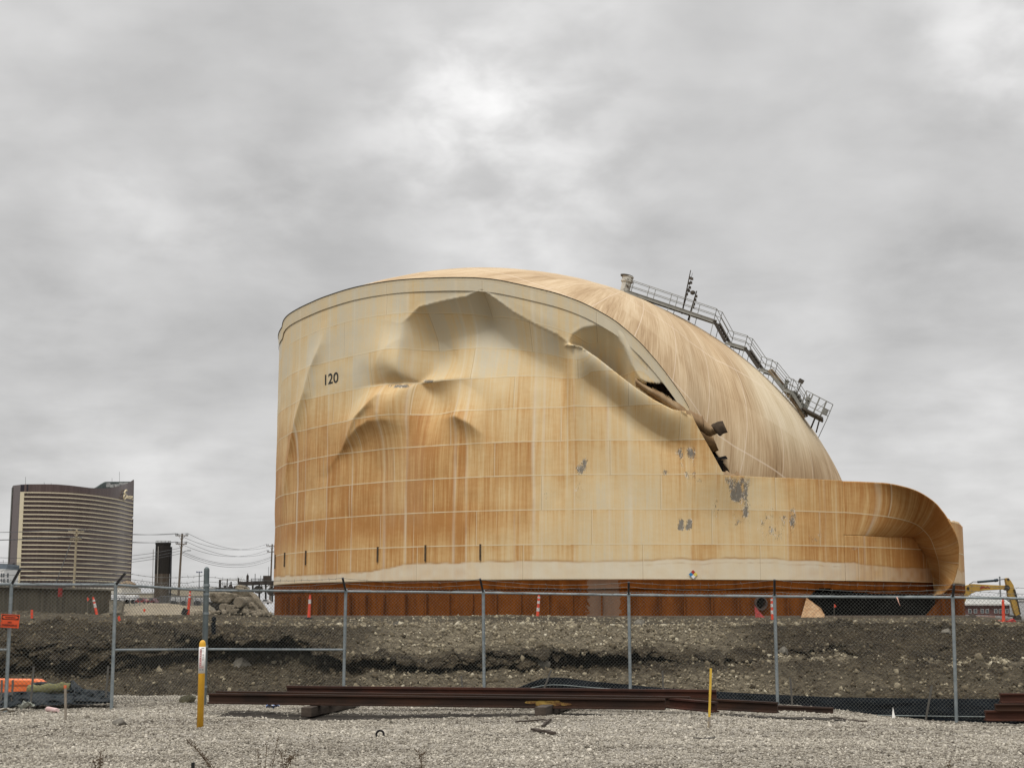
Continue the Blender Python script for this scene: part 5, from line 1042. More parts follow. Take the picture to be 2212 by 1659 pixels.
# ================================================================== BEYOND THE SITE
# hotel tower
mbron = M('bronze_glass', (.075, .050, .046), (.10, .07, .064), .55, .35, spec=.35, stretch=(1, 1, .015), lo=.42, hi=.6); mbeig = M('beige_band', (.60, .53, .38), (.55, .48, .34), .2, .7); mdkg = M('roof_grey', (.06, .075, .075), (.14, .16, .15), .08, .7)
mside = M('bronze_side', (.085, .052, .046), (.065, .042, .038), .1, .5)
def Hpx(x, y): return x * .15828, 1021.1 + y * .15828
FAC = [(51.4, 1100), (100, 1102), (150, 1110), (200, 1130), (250, 1165), (272, 1190), (288, 1220)]
fx_ = np.linspace(51.4, 287.6, 60); fd_ = np.array([np.interp(x, [p[0] for p in FAC], [p[1] for p in FAC]) for x in fx_]); fd_ = np.convolve(np.pad(fd_, 4, 'edge'), np.ones(9) / 9, 'valid')
def facade(x, d, z): p = W(x, 1075, d); return np.array([p[0], p[1], z])
LB = 85.5; ZT0 = W(60, 1048.5, 1100)[2]
hotel = thing('hotel_tower', facade(150, 1110, 1.), 'tall curved bronze glass hotel tower with beige floor bands at the far left', 'tower')
ztopf = np.interp(fx_, [51, 120, 193, 218, 240, 261, 275, 288], [95.8, 96.2, 95.4, 96.2, 98.0, 101.5, 105.0, 109.5])
mb = MB(); mb.grid(np.array([[facade(x, d, -2), facade(x, d, z)] for x, d, z in zip(fx_, fd_, ztopf)])); 
build('facade', mb, mbron, hotel)
zb0 = [W(51.4, 1063.8 + 9.42 * k, 1100)[2] for k in range(21)]
for k in range(21):
    z = zb0[k]; mb = MB(); mb.grid(np.array([[facade(x, d - .6, z - .40), facade(x, d - .6, z + .40)] for x, d in zip(fx_, fd_)])); o = build('floor_band', mb, mbeig, hotel); md = o.modifiers.new('t', 'SOLIDIFY'); md.thickness = .5; md.offset = -1
mb = MB(); mb.prism([facade(43.2, 1099.2, -2), facade(51.6, 1099.2, -2), facade(51.6, 1099.2, zb0[0] + .5), facade(43.2, 1099.2, zb0[0] + .5)], (0, 3, 0)); build('corner_strip', mb, mbeig, hotel)
mb = MB(); mb.prism([facade(43.2, 1100.3, zb0[0] + .6), facade(60, 1100.3, zb0[0] + .6), facade(60, 1100.3, 95.8), facade(43.2, 1100.3, 95.6)], (0, 3, 0)); build('dark_panel', mb, M('dark_glass', (.025, .02, .028)), hotel)
mb = MB(); mb.grid(np.array([[facade(43.3, 1101, -2), facade(43.3, 1101, 95.6)], [facade(28, 1160, -2), facade(28, 1160, 100.0)], [facade(25.5, 1170, -2), facade(25.5, 1170, 100.2)]])); build('end_wall', mb, mside, hotel)
mb = MB(); mb.prism([facade(34.8, 1131, 6), facade(38.4, 1117, 6), facade(38.4, 1117, 38), facade(34.8, 1131, 38)], (-.5, -.5, 0)); build('stair_windows', mb, M('dark_glass2', (.02, .014, .018)), hotel)
mb = MB(); mb.prism([facade(25.6, 1169, -2), facade(27.4, 1162, -2), facade(27.4, 1162, 98.6), facade(25.6, 1169, 98.8)], (-.4, -.6, 0)); build('edge_strip', mb, M('edge_grey', (.20, .20, .18), (.12, .12, .11), .2), hotel)
# roof and the swept rear parapet
roofp = [facade(x, d, z - .8) for x, d, z in zip(fx_, fd_, ztopf)][::6]
mb = MB(); back = [(193, 1170, 1058.2), (200, 1185, 1055.5), (208, 1200, 1051.5), (216, 1215, 1046), (225.5, 1225, 1040.6), (245, 1240, 1040.4), (268, 1250, 1040.3), (289.5, 1232, 1040)]
mb.grid(np.array([[facade(x, d, 80), W(x, y, d)] for x, d, y in back])); o = build('rear_parapet', mb, mdkg, hotel); o.modifiers.new('t', 'SOLIDIFY').thickness = 1.0
mb = MB(); mb.grid(np.array([[facade(288, 1220, -2), facade(288, 1220, 109.5)], [facade(283, 1260, -2), facade(286, 1235, 109.8)]])); build('far_end', mb, mside, hotel)
mb = MB(); mb.grid(np.array([[facade(25.5, 1170, z_), facade(290, 1260, z_)] for z_ in (-2, 80)])); build('rear_wall', mb, mside, hotel)
mb = MB(); mb.grid(np.array([[facade(x, d + .5, z - 1), facade(min(x + 2, 284), d + 50, z - 1)] for x, d, z in zip(fx_, fd_, np.minimum(ztopf, 95.5))])); build('flat_roof', mb, mdkg, hotel)
for (x, y0, y1, d, w) in [(235, 1052, 1043.5, 1195, 3), (252, 1052, 1046, 1200, 6), (268, 1048, 1042.5, 1215, 7), (243, 1053, 1047, 1190, 2.5)]: 
    p, q = W(x, y0, d), W(x, y1, d); build('roof_unit', MB().box((p + q) / 2, (w, 4, (q - p)[2])), M('roof_unit', (.35, .35, .33), (.2, .2, .2), .3), hotel)
for (x, y0, y1, d) in [(55.2, 1048, 1030.2, 1110), (95.4, 1053, 1041.5, 1112), (110.6, 1054, 1043.5, 1112), (242, 1042, 1033, 1235), (258, 1041, 1019, 1238)]:
    build('roof_mast', MB().tube(W(x, y0, d), W(x, y1, d), .13, 5), mdkg, hotel)
# script sign on the tower
strokes = [[(885, 610), (875, 570), (845, 565), (800, 620), (765, 690), (770, 740), (810, 755), (830, 740), (790, 770), (745, 840), (735, 920), (760, 985), (800, 975), (840, 920), (885, 810)],
           [(885, 810), (870, 940), (905, 880), (925, 825), (925, 870), (910, 960), (945, 900)], [(1000, 850), (965, 850), (940, 920), (950, 965), (985, 930), (1010, 870)], [(1010, 870), (1035, 840), (1050, 880), (1030, 950), (990, 960), (1000, 900), (1020, 870)],
           [(1060, 860), (1085, 850), (1060, 990), (1085, 900), (1115, 850)], [(1105, 930), (1160, 900), (1170, 870), (1145, 870), (1115, 950), (1130, 1010), (1180, 1010), (1225, 1010)]]
mb = MB()
for st in strokes:
    c_ = curve(st, len(st) * 4); xs_ = (400 + c_[:, 0] / 12.758) / 1.71383; ys_ = (1770 + c_[:, 1] / 12.758) / 1.71383
    P_ = np.array([W(x, y, float(np.interp(x, fx_, fd_)) - 6.0) for x, y in zip(xs_, ys_)]); mb.path(P_, .60 if st is strokes[0] else .30, 6)
build('script_sign', mb, M('sign_gold', (.72, .62, .42), (.68, .58, .38), 1), hotel)
# white block at the far left
wb = thing('apartment_block', W(0, 1322, 700), 'white apartment block with dark roof at the left picture edge', 'building')
mwh = M('white_wall', (.62, .62, .60), (.55, .55, .54), .2); mwin = M('window_dark', (.06, .07, .08), (.10, .11, .12), .5, .3)
a, b = W(-70, 1322, 700), W(20.5, 1322, 700); zt_ = W(0, 1230, 700)[2]
build('wall', MB().box(((a + b) / 2)[[0, 1]].tolist() + [zt_ / 2 + 4.2], (b[0] - a[0], 20, zt_ - 8.5)), mwh, wb)
build('podium', MB().box(((a + b) / 2)[[0, 1]].tolist() + [4.0], (b[0] - a[0] + 1, 21, 9)), M('podium_blue', (.17, .19, .21), (.22, .24, .26), .3), wb)
build('roof_storey', MB().prism([W(-70, 1230, 700), W(12.5, 1230, 700), W(15.3, 1221.5, 700), W(15, 1218, 700), W(-70, 1215.5, 700)], (0, 18, 0)), M('blue_roof', (.09, .11, .13), (.12, .14, .16), .3), wb)
for (x, y0, y1, w) in [(3, 1238, 1246, .5), (8, 1238, 1246, .55), (17, 1238, 1247, .6), (3, 1250, 1255, .5), (8.5, 1250, 1258, .6), (17, 1250, 1258, .6), (-6, 1238, 1246, .6), (-6, 1250, 1257, .6)]:
    p, q = W(x, y0, 689.8), W(x, y1, 689.8); build('window', MB().box((p + q) / 2, (w * 1.3, .3, (p - q)[2])), mwin, wb)
build('roof_rod', MB().tube(W(7, 1216, 700), W(7, 1209, 700), .1, 5), mdkg, wb)
# black tower with railing and pipe
D = 220; tw = thing('stack_tower', W(347, 1300, D), 'tall sooty black steel tower with roof railing and side pipe', 'tower')
mso = M('tower_black', (.010, .009, .008), (.022, .018, .014), .8, .8, stretch=(2, 2, .2)); mtb = M('tower_brown', (.055, .038, .024), (.09, .075, .06), .9, .85, stretch=(3, 3, .3)); mwg = M('pale_pipe', (.30, .28, .25), (.2, .18, .16), 1)
a = W(347.8, 1310, D); z1_, z2_ = W(347, 1239, D)[2], W(347, 1176, D)[2]; r_ = 1.08
build('lower_shaft', MB().lathe(a, [(r_, 0), (r_, z1_ - a[2])], 20), mtb, tw); build('upper_shaft', MB().lathe(np.array([a[0], a[1], z1_]), [(r_ + .02, 0), (r_ + .02, z2_ - z1_)], 20), mso, tw)
top = np.array([a[0], a[1], z2_]); build('top_slab', MB().lathe(top, [(r_ + .08, 0), (r_ + .08, .22), (.5, .35)], 16), mso, tw)
mb = MB(); tt_ = np.linspace(0, 2 * math.pi, 13)[:-1]; rg = [top + np.array([1.1 * math.cos(t), 1.1 * math.sin(t), 0]) for t in tt_]
for hh in (.28, .52): mb.path([p + np.array([0, 0, hh]) for p in rg + rg[:1]], .022, 4)
for p in rg: mb.tube(p, p + np.array([0, 0, .52]), .022, 4)
build('top_railing', mb, mgal, tw)
mb = MB(); mb.path([W(364, 1183, D), W(369.2, 1183, D)], .16, 8); mb.path([W(370.2, 1181, D), W(369.2, 1215, D), W(368.6, 1245, D), W(367.2, 1300, D)], .13, 8); build('side_pipe', mb, M('pipe_dark', (.028, .028, .032), (.05, .05, .055), 1), tw)
mb = MB().path([W(342.2, 1180, D - 1.12), W(339.8, 1260, D - 1.12)], .07, 6); build('front_pipe', mb, mwg, tw); build('thin_pipe', MB().path([W(331.2, 1186, D), W(330, 1240, D), W(328.7, 1300, D)], .045, 6), mwg, tw)
# utility poles and their wires
mpw = M('pole_wood', (.16, .125, .095), (.10, .08, .06), .8, .9, stretch=(3, 3, .3)); mins = M('insulator', (.16, .17, .18), (.1, .1, .1), 2); mwirek = M('line_wire', (.11, .11, .115))
def pole(xt, yt, xb, yb, D, label, arms, lamp=False, guy=False, mat=mpw):
    t = thing('utility_pole', W(xb, yb, D), label, 'utility pole', 'wooden utility poles on the horizon'); T, B = W(xt, yt, D), W(xb, yb, D); tips = []
    build('pole_shaft', MB().tube(B, T, .19, 8, .13), mat, t)
    for (dy, hw) in arms:
        f_ = (dy - yt) / (yb - yt); c = T + (B - T) * f_ + np.array([0, -.2, 0]); L_ = hw * D / F; o = build('crossarm', MB().bar(c - np.array([L_, 0, 0]), c + np.array([L_, 0, 0]), .10, .13), mat, t)
        for k in (-1, -.72, .72, 1): q = c + np.array([L_ * k * .95, 0, .06]); build('insulator', MB().lathe(q, [(.04, 0), (.08, .08), (.05, .2), (.07, .28)], 6), mins, o); tips.append(q + np.array([0, 0, .28]))
        if hw > 11:
            mb = MB()
            for k in (-1, 1): mb.bar(c + np.array([L_ * .5 * k, 0, 0]), c - np.array([0, 0, .75]), .05, .05)
            build('arm_brace', mb, mat, t)
    if lamp:
        a = W(xt - 1.5, 1195, D); o = build('lamp_arm', MB().path([a, W(400, 1190, D), W(408, 1188.5, D)], .045, 6), mins, t); build('lamp', MB().box(W(408.5, 1189, D), (.5, .22, .12)), mins, o)
    if guy: build('guy_wire', MB().tube(W(xt - 12, 1170, D), W(xt - 46, 1262, D), .05, 4), mins, t)
    return T, B, tips
P1 = pole(393.7, 1152, 384, 1312, 220, 'wooden utility pole with street lamp arm right of the black tower', [(1157, 13.5), (1175, 12)], True)
P2 = pole(588, 1175, 583, 1300, 280, 'wooden utility pole half hidden by the left edge of the tank', [(1179, 12), (1192, 10)])
P0 = pole(166, 1143, 158.5, 1285, 200, 'pale utility pole standing before the striped hotel tower', [(1148, 17), (1164, 12.5)], False, True, M('pole_pale', (.36, .30, .20), (.26, .22, .15), .8))
def wires(A, B, lab, sagk):
    t = thing('power_lines', (A[0] + B[0]) / 2, lab, 'power line', 'power lines between the utility poles')
    for k, (p, q) in enumerate(zip(A, B)):
        n = 26; s = np.linspace(0, 1, n); L = np.linalg.norm(q - p); P_ = p + (q - p) * s[:, None]; P_[:, 2] -= 4 * sagk * L * s * (1 - s); v_, f_ = prisms(P_[:-1], P_[1:], .028, 4); build('wire', (v_, f_), mwirek, t)
def tele(px, ys, D): return [W(px, y, D) for y in ys]
w1 = [P1[2][k] for k in (0, 3, 4, 7)] + tele(390.5, [1189, 1192, 1196], 220); w2 = [P2[2][k] for k in (0, 3, 4, 7)] + tele(586, [1202, 1204.5, 1209], 280)
wires(w1, w2, 'sagging power lines between the lamp pole and the pole at the tank edge', .028)
w0 = [P0[2][k] for k in (0, 3, 4, 7)] + tele(163, [1205, 1216, 1221], 200); w1b = [P1[2][k] for k in (0, 3, 4, 7)] + tele(390.5, [1183, 1189, 1195], 220)
wires(w0, w1b, 'power lines between the hotel front pole and the lamp pole, crossing the black tower', .02)
wl_ = [W(-160, y, 190) for y in (1150, 1149, 1166, 1167, 1196, 1205, 1206)]
wires(wl_, w0, 'power lines leaving the hotel front pole toward the left picture edge', .012)
# distant floodlight poles
def mastp(x, y0, y1, D, lab):
    t = thing('light_mast', W(x, y1, D), lab, 'light mast'); build('mast', MB().tube(W(x, y1, D), W(x + .6, y0, D), .09, 6), mins, t)
    mb = MB(); c = W(x + .5, y0 + .8, D)
    mb.bar(c - np.array([.6, 0, 0]), c + np.array([.6, 0, 0]), .08, .08); build('lamp_bar', mb, mins, t)
    for k in (-.5, -.05, .4): build('floodlight', MB().box(c + np.array([k + .05, 0, .12]), (.3, .25, .22), rotm(0, .4, 0)), M('flood', (.16, .17, .24)), t)
    c = W(x + .3, y0 + 8.5, D); build('lower_arm', MB().bar(c - np.array([.5, 0, 0]), c + np.array([.5, 0, 0]), .07, .07), mins, t)
mastp(430, 1235.7, 1275, 300, 'slim floodlight mast left of the corner fence post')
build('light_mast', MB().tube(W(2161.5, 1292, 190), W(2159.3, 1245, 190), .10, 6).bar(W(2157.5, 1259, 190), W(2161.5, 1259, 190), .06, .06).bar(W(2157.8, 1262, 190), W(2161, 1262, 190), .06, .06), M('pole_grey', (.22, .23, .24)), label='slender grey pole behind the excavator boom', cat='pole')
# concrete wall at the left
mconc = M('old_concrete', (.150, .132, .098), (.075, .066, .050), 1.1, .95, stretch=(2.5, 2.5, .35), bump=.5); mcap = M('wall_cap', (.20, .185, .15), (.13, .12, .095), 1.5)
cwt = thing('concrete_wall', W(100, 1312, 86), 'weathered brown concrete wall behind the fence at the left', 'wall')
cw_ = [(-160, 1263.5, 76), (0, 1268.5, 82), (120, 1272, 88), (236, 1275.2, 94)]
for (xa, ya, da), (xb_, yb_, db) in zip(cw_[:-1], cw_[1:]):
    A, B = W(xa, ya, da), W(xb_, yb_, db); A0, B0 = A.copy(), B.copy(); A0[2] = B0[2] = .9; mb = MB(); mb.prism([A0, B0, B, A], (0, .5, 0)); build('wall_panel', mb, mconc, cwt); build('coping', MB().bar(A + np.array([0, .25, .04]), B + np.array([0, .25, .04]), .62, .1), mcap, cwt)
build('ramp_wall', MB().prism([W(236, 1296, 93.5), W(266, 1299, 92), W(262, 1322, 91), W(236, 1326, 91)], (0, .5, 0)), mconc, label='low sloping concrete ramp wall beside the end of the tall wall', cat='wall')
build('red_marker', MB().tube(W(129.5, 1289, 84), W(130.5, 1270, 84), .13, 8), M('red_marker', (.25, .03, .025)), label='dark red marker post standing against the concrete wall', cat='marker')
# sandy heap behind
def mound(name, x, y, d, w, dep, h, mat, label, seed):
    c = W(x, y, d); n = 48; gx_, gy_ = np.meshgrid(np.linspace(-1, 1, n), np.linspace(-1, 1, n)); r = np.hypot(gx_, gy_); z = h * (np.clip(1 - r, 0, 1) ** .8) * (1 + .5 * fbm(gx_ * 3, gy_ * 3, 3, seed)) - .08
    mb = MB(); mb.grid(np.stack([c[0] + gx_ * w, c[1] + gy_ * dep, 1.22 + z], -1)); build(name, mb, mat, smooth=True, kind='structure')
msand = M('sand', (.27, .23, .165), (.19, .16, .115), 2, .95, bump=.6)
mound('sand_mound', 340, 1320, 96, 5.2, 6, 1.0, msand, '', 95); mound('sand_mound', 420, 1322, 92, 3.5, 5, .6, msand, '', 96); mound('dirt_mound', 530, 1330, 84, 2.9, 5, .55, mg, '', 97); mound('dirt_mound', 40, 1322, 70, 3.5, 4, .55, mg, '', 98)
# heap of broken concrete
mrub = M('rubble_concrete', (.24, .20, .145), (.12, .10, .07), 1.6, .95, bump=.7); mrub2 = M('rubble_dark', (.16, .135, .10), (.09, .075, .055), 1.6, .95, bump=.7)
def slab(poly, d, thick, mat, label, ddep=0):
    mb = MB(); mb.prism([W(x, y, d + k * ddep) for k, (x, y) in enumerate(poly)], (0, thick, 0)); o = build('concrete_chunk', mb, mat, label=label, cat='concrete chunk', group='broken concrete heaped beside the tank'); bv = o.modifiers.new('b', 'BEVEL'); bv.width = .05; roughen(o, .22, 4)
slab([(452, 1281), (480, 1279), (505, 1282), (507, 1294), (490, 1303), (455, 1300)], 80, 1.2, mrub, 'long flat concrete slab at the left of the rubble heap')
slab([(500, 1280), (512, 1268), (528, 1272), (545, 1285), (560, 1303), (572, 1320), (582, 1332), (566, 1330), (545, 1322), (532, 1305), (517, 1291)], 81, 1.5, mrub, 'large slanting concrete slab sliding down the right of the heap')
slab([(508, 1266), (518, 1263), (530, 1268), (536, 1276), (514, 1278)], 81.5, .9, mrub, 'small concrete lump topping the rubble heap')
slab([(530, 1303), (543, 1300), (552, 1312), (560, 1326), (540, 1324)], 80.3, .8, mrub, 'angular chunk under the slanting slab at the lower right')
slab([(448, 1300), (500, 1299), (540, 1310), (562, 1330), (512, 1329), (470, 1322)], 82.6, .8, M('rubble_shadow_fill', (.03, .026, .021)), 'dark filler block painted as the shade under the concrete slabs')  # near-black filler, paints shade into the gaps between the chunks
for (x, y, r_, lab) in [(515, 1301, .25 * 1.15, 'round concrete pile end facing out in the middle of the rubble heap'), (480, 1311, .19, 'small round broken pile end low on the left of the rubble'), (494, 1313, .17, 'narrow broken pile end between the two round ones')]:
    c = W(x, y, 79.4); mb = MB(); mb.lathe(c, [(r_ * .9, 0), (r_, .06), (r_ * 1.02, 1.6)], 14, np.stack([(1, 0, 0), (0, 0, 1), (0.12, 1, 0.02)], 1)); build('concrete_pile', mb, mrub, label=lab, cat='concrete pile')
# yard fence, vehicles and sheds in the distance
def shed(x0, x1, yt, yb, d, mat, roofm, label, cat='warehouse', dep=25, rh=3, name='warehouse'):
    a, b = W(x0, yb, d), W(x1, yb, d); zt_ = W(x0, yt, d)[2]; a[2] = b[2] = min(a[2], 1.0); t = thing(name, (a + b) / 2, label, cat)
    build('wall', MB().prism([a, b, (b[0], b[1], zt_), (a[0], a[1], zt_)], (0, dep, 0)), mat, t)
    c = W((x0 + x1) / 2, yt - rh, d)[2]; A = np.array([a[0] - .2, a[1] - .2, zt_]); B = np.array([b[0] + .2, b[1] - .2, zt_]); mb = MB(); mb.prism([A, A + np.array([0, dep + .4, 0]), A + np.array([0, dep / 2, max(c - zt_, .2)])], B - A); build('roof', mb, roofm, t); return t
mbw = M('beige_wall', (.40, .35, .26), (.34, .30, .23), .2); mgr = M('grey_roof', (.22, .21, .195), (.16, .155, .145), .1)
shed(236, 330, 1282, 1296, 330, mbw, mgr, 'low beige warehouse beyond the yard below the hotel tower', rh=4)
shed(365, 455, 1271, 1291, 360, mbw, mgr, 'long beige warehouse with grey roof right of the black tower', rh=5)
shed(140, 262, 1268, 1300, 480, M('pale_wall', (.62, .58, .50), (.5, .47, .4), .2), mgr, 'pale low building at the foot of the hotel tower', rh=1)
c = W(275, 1268, 600); mb = MB().lathe(c - np.array([0, 0, 2]), [(4.4, 0), (4.2, 1.9), (3.3, 3.4), (1.6, 4.3), (.2, 4.6)], 20); o = build('brown_dome', mb, M('dome_brown', (.20, .14, .08), (.15, .10, .06), .3), label='small brown dome at the right foot of the hotel tower', cat='dome')
def trailer(x0, x1, yt, yb, d, mat, label, name='trailer', cat='trailer'):
    a, b = W(x0, yb, d), W(x1, yt, d); L, Hh = b[0] - a[0], b[2] - a[2]; c = (a + b) / 2; t = thing(name, (c[0], c[1], a[2]), label, cat, 'vehicles and trailers parked far off')
    o = build('body', MB().box(c + np.array([0, 1.2, Hh * .12]), (L, 2.4, Hh * .76)), mat, t); o.modifiers.new('b', 'BEVEL').width = .08
    for k in (.15, .28, .8): build('wheel', MB().tube((a[0] + L * k, c[1] - .05, a[2] + Hh * .13), (a[0] + L * k, c[1] + .25, a[2] + Hh * .13), max(.3, Hh * .16), 10), mdb, t)
mtrl = M('trailer_white', (.66, .66, .65), (.58, .58, .57), .5)
trailer(236, 262, 1284, 1302, 190, mtrl, 'white trailer parked left of the others below the hotel'); trailer(268, 292, 1285, 1301, 195, mtrl, 'white trailer beside the third fence post')
trailer(366, 404, 1290, 1304, 185, mtrl, 'white box trailer between the black tower and the corner post'); trailer(418, 455, 1291, 1304, 180, mtrl, 'white box trailer just left of the corner post')
def car(x0, x1, yt, yb, d, mat, label):
    a, b = W(x0, yb, d), W(x1, yt, d); L, Hh = b[0] - a[0], b[2] - a[2]; t = thing('parked_car', ((a[0] + b[0]) / 2, d, a[2]), label, 'car', 'cars parked far off'); x, z = a[0], a[2]
    pf = [(0, .22), (.02, .5), (.18, .58), (.32, .95), (.68, 1.0), (.86, .6), (.98, .52), (1, .22)]
    o = build('body', MB().prism([(x + L * u, d, z + Hh * v) for u, v in pf], (0, 1.7, 0)), mat, t)
    build('side_window', MB().prism([(x + L * u, d - .01, z + Hh * v) for u, v in [(.26, .62), (.36, .90), (.66, .93), (.78, .62)]], (0, .02, 0)), mwin, t)
    for k in (.2, .8): build('wheel', MB().tube((x + L * k, d - .02, z + Hh * .2), (x + L * k, d + .2, z + Hh * .2), Hh * .21, 12), mdb, t)
mred2 = M('car_red', (.24, .035, .035), (.18, .03, .03), 2, .35); mcw = M('car_white', (.6, .6, .6), (.5, .5, .5), 2, .35)
car(289, 316, 1292, 1303, 165, mred2, 'dull red car parked left of the black tower foot'); car(317, 335, 1292, 1304, 160, M('car_maroon', (.16, .03, .035), (.12, .025, .03), 2, .35), 'dark maroon car parked at the black tower foot'); car(561, 583, 1294, 1305, 150, mcw, 'white car parked beyond the rubble by the tank')
ff = thing('yard_fence', W(360, 1305, 150), 'low grey mesh fence far behind the delineator tubes', 'fence'); mb = MB()
fpx = np.arange(236, 456, 11.)
for x in fpx: build('fence_post', MB().tube(W(x, 1308, 150), W(x, 1287 if x > 345 else 1291, 150), .045, 5), mins, ff)
build('fence_rail', MB().tube(W(345, 1287.5, 150), W(456, 1287.5, 150), .035, 5), mins, ff); build('fence_rail', MB().tube(W(236, 1291.5, 150), W(345, 1291.5, 150), .035, 5), mins, ff)
V0, F0, nn = [], [], 0
xs0 = np.arange(346, 456, 1.5); A_0 = W(xs0, np.full(len(xs0), 1308.), 150); B_0 = W(xs0 + 6, np.full(len(xs0), 1288.), 150); C_0 = W(xs0 - 6, np.full(len(xs0), 1288.), 150)
v1, f1 = prisms(A_0, B_0, .012, 3); v2, f2 = prisms(A_0, C_0, .012, 3); build('fence_mesh', (np.concatenate([v1, v2]), np.concatenate([f1, f2 + len(v1)])), mins, ff)
# plant behind the rubble
pl_ = thing('process_plant', W(540, 1285, 200), 'dark pipework plant with deck and vessels left of the tank', 'plant'); D = 200; mpd = M('plant_dark', (.022, .018, .016), (.05, .042, .036), 1, .8)
build('deck', MB().bar(W(519, 1260, D), W(600, 1258.5, D), 3, .42), mpd, pl_)
for x in (521, 533, 546, 560, 574, 588): build('column', MB().bar(W(x, 1300, D), W(x, 1260, D), .22, .22, (1, 0, 0)), mpd, pl_)
for hh in (1250, 1254): build('handrail', MB().tube(W(542, hh, D), W(588, hh, D), .05, 5), mins, pl_)
for x in np.arange(543, 588, 8): build('handrail_post', MB().tube(W(x, 1259, D), W(x, 1250, D), .045, 5), mins, pl_)
c = W(534.5, 1256, D); build('vessel', MB().lathe(c, [(.12, -.2), (.16, 0), (.17, .75), (.10, .9), (.04, .95), (.04, 1.1)], 14), mpd, pl_)
build('tank_box', MB().box(W(577, 1251, D), (.95, .9, .95)), M('plant_brown', (.06, .045, .035), (.035, .028, .024), 1), pl_)
c = W(529.6, 1276, D - 1); build('white_dome', MB().lathe(c, [(.68, -.4), (.68, 0), (.63, .3), (.45, .55), (.2, .66), (.02, .69)], 18), M('dome_white', (.55, .52, .46), (.42, .4, .35), 1), pl_)
for (x, y, r_) in [(556, 1270, .66), (585, 1274, .70)]:
    c = W(x, y, D - 1.2); t = np.linspace(-.4, math.pi + .4, 16) - .6; build('pipe_arch', MB().path([c + np.array([r_ * math.cos(k), 0, r_ * math.sin(k)]) for k in t], .055, 6), mwg, pl_)
    build('drum', MB().tube(c - np.array([0, 0, .2]), c + np.array([0, 2, -.2]), r_ * .75, 16), mpd, pl_)
mb = MB().path([W(474, 1252, D), W(513, 1252.5, D)], .05, 6); build('pipe_run', mb, mwg, pl_)
for (x, y0, y1, w) in [(475, 1275, 1252, .16), (491, 1274, 1250, .06), (499, 1275, 1256, .10), (515, 1262, 1248, .10), (551, 1258, 1239, .05), (563, 1258, 1243, .04), (580, 1244, 1224, .03)]: build('vent_pipe', MB().tube(W(x, y0, D), W(x + .2, y1, D), w, 6), mpd if w > .05 else mins, pl_)
build('pipe_bank', MB().box(W(497, 1276, D), (3.6, 1.5, .55)).box(W(500, 1268, D), (1.8, .6, .16)).box(W(486, 1270, D), (.9, .6, .25)), mpd, pl_) if False else build('pipe_bank', MB().box(W(497, 1276, D), (3.6, 1.5, .7)), mpd, pl_)
for (x, y, s_) in [(486, 1268, .5), (498, 1266, .7), (507, 1269, .45)]: build('machine', MB().lathe(W(x, y + 3, D), [(s_ * .5, -.3), (s_ * .5, .1), (s_ * .3, .25), (s_ * .3, .4)], 8), mpd, pl_)
for (x, y, n_, lab) in [(517, 1254, 26, 'bare grey bush behind the plant pipes by the white dome'), (487, 1261, 16, 'small bare bush at the left end of the plant')]:
    mb = MB(); b = W(x, y + 10, 230)
    for k in range(n_): q = b + np.array([random.gauss(0, .55), random.gauss(0, .3), random.uniform(.5, 1.5)]); mb.tube(b + (q - b) * .25 * random.random(), q, .025, 4, .008)
    build('bare_bush', mb, M('twigs', (.20, .18, .14)), label=lab, cat='bush')
# brick building at the right
D = 240; bk = thing('brick_building', W(2150, 1334, D), 'long low dark red brick building with grey roof behind the excavator', 'building')
mbrk = M('brick', (.14, .065, .058), (.10, .05, .046), 1.5, .9); mgr2 = M('pale_roof', (.30, .30, .28), (.40, .40, .37), .5, .7, stretch=(4, 1, 1))
a, b = W(2040, 1340, D), W(2182, 1340, D); zt_ = W(2100, 1305.5, D)[2]; build('wall', MB().prism([a, b, (b[0], b[1], zt_), (a[0], a[1], zt_)], (0, 9, 0)), mbrk, bk)
zr_ = W(2100, 1287, D)[2]; A = np.array([a[0], a[1] - .4, zt_]); B = np.array([b[0] + .3, b[1] - .4, zt_]); mb = MB(); mb.prism([A, A + np.array([0, 9.8, 0]), A + np.array([0, 4.9, zr_ - zt_])], B - A); build('roof', mb, mgr2, bk)
build('eaves_board', MB().bar(A + np.array([0, -.05, -.05]), B + np.array([0, -.05, -.05]), .1, .22), M('eaves', (.42, .40, .37)), bk)
mfr = M('window_frame', (.55, .55, .52)); mgl = M('pane', (.05, .06, .065), (.12, .13, .14), 2, .2)
for x in (2066, 2078, 2095, 2107, 2122, 2132.5, 2151, 2161, 2175):
    p = W(x, 1319.5, D - .06); o = build('window', MB().box(p, (.52, .1, .68)), mfr, bk); build('pane', MB().box(p + np.array([0, -.06, .14]), (.40, .03, .24)).box(p + np.array([0, -.06, -.16]), (.40, .03, .24)), mgl, o) if False else build('pane', MB().box(p + np.array([0, -.06, 0]), (.40, .03, .54)), mgl, o)
shed(2196, 2300, 1298, 1336, 300, M('grey_shed', (.42, .42, .42), (.36, .36, .36), .3), mgr, 'pale grey shed at the right picture edge', rh=4, name='shed', cat='shed', dep=12)
build('red_fencing', MB().prism([W(2098, 1335, 150), W(2150, 1335, 150), W(2150, 1330, 150), (W(2098, 1330, 150))], (0, .05, 0)), M('pinkish', (.45, .26, .22), (.35, .2, .16), 1.5), label='low pinkish safety fencing along the front of the brick building', cat='fencing')
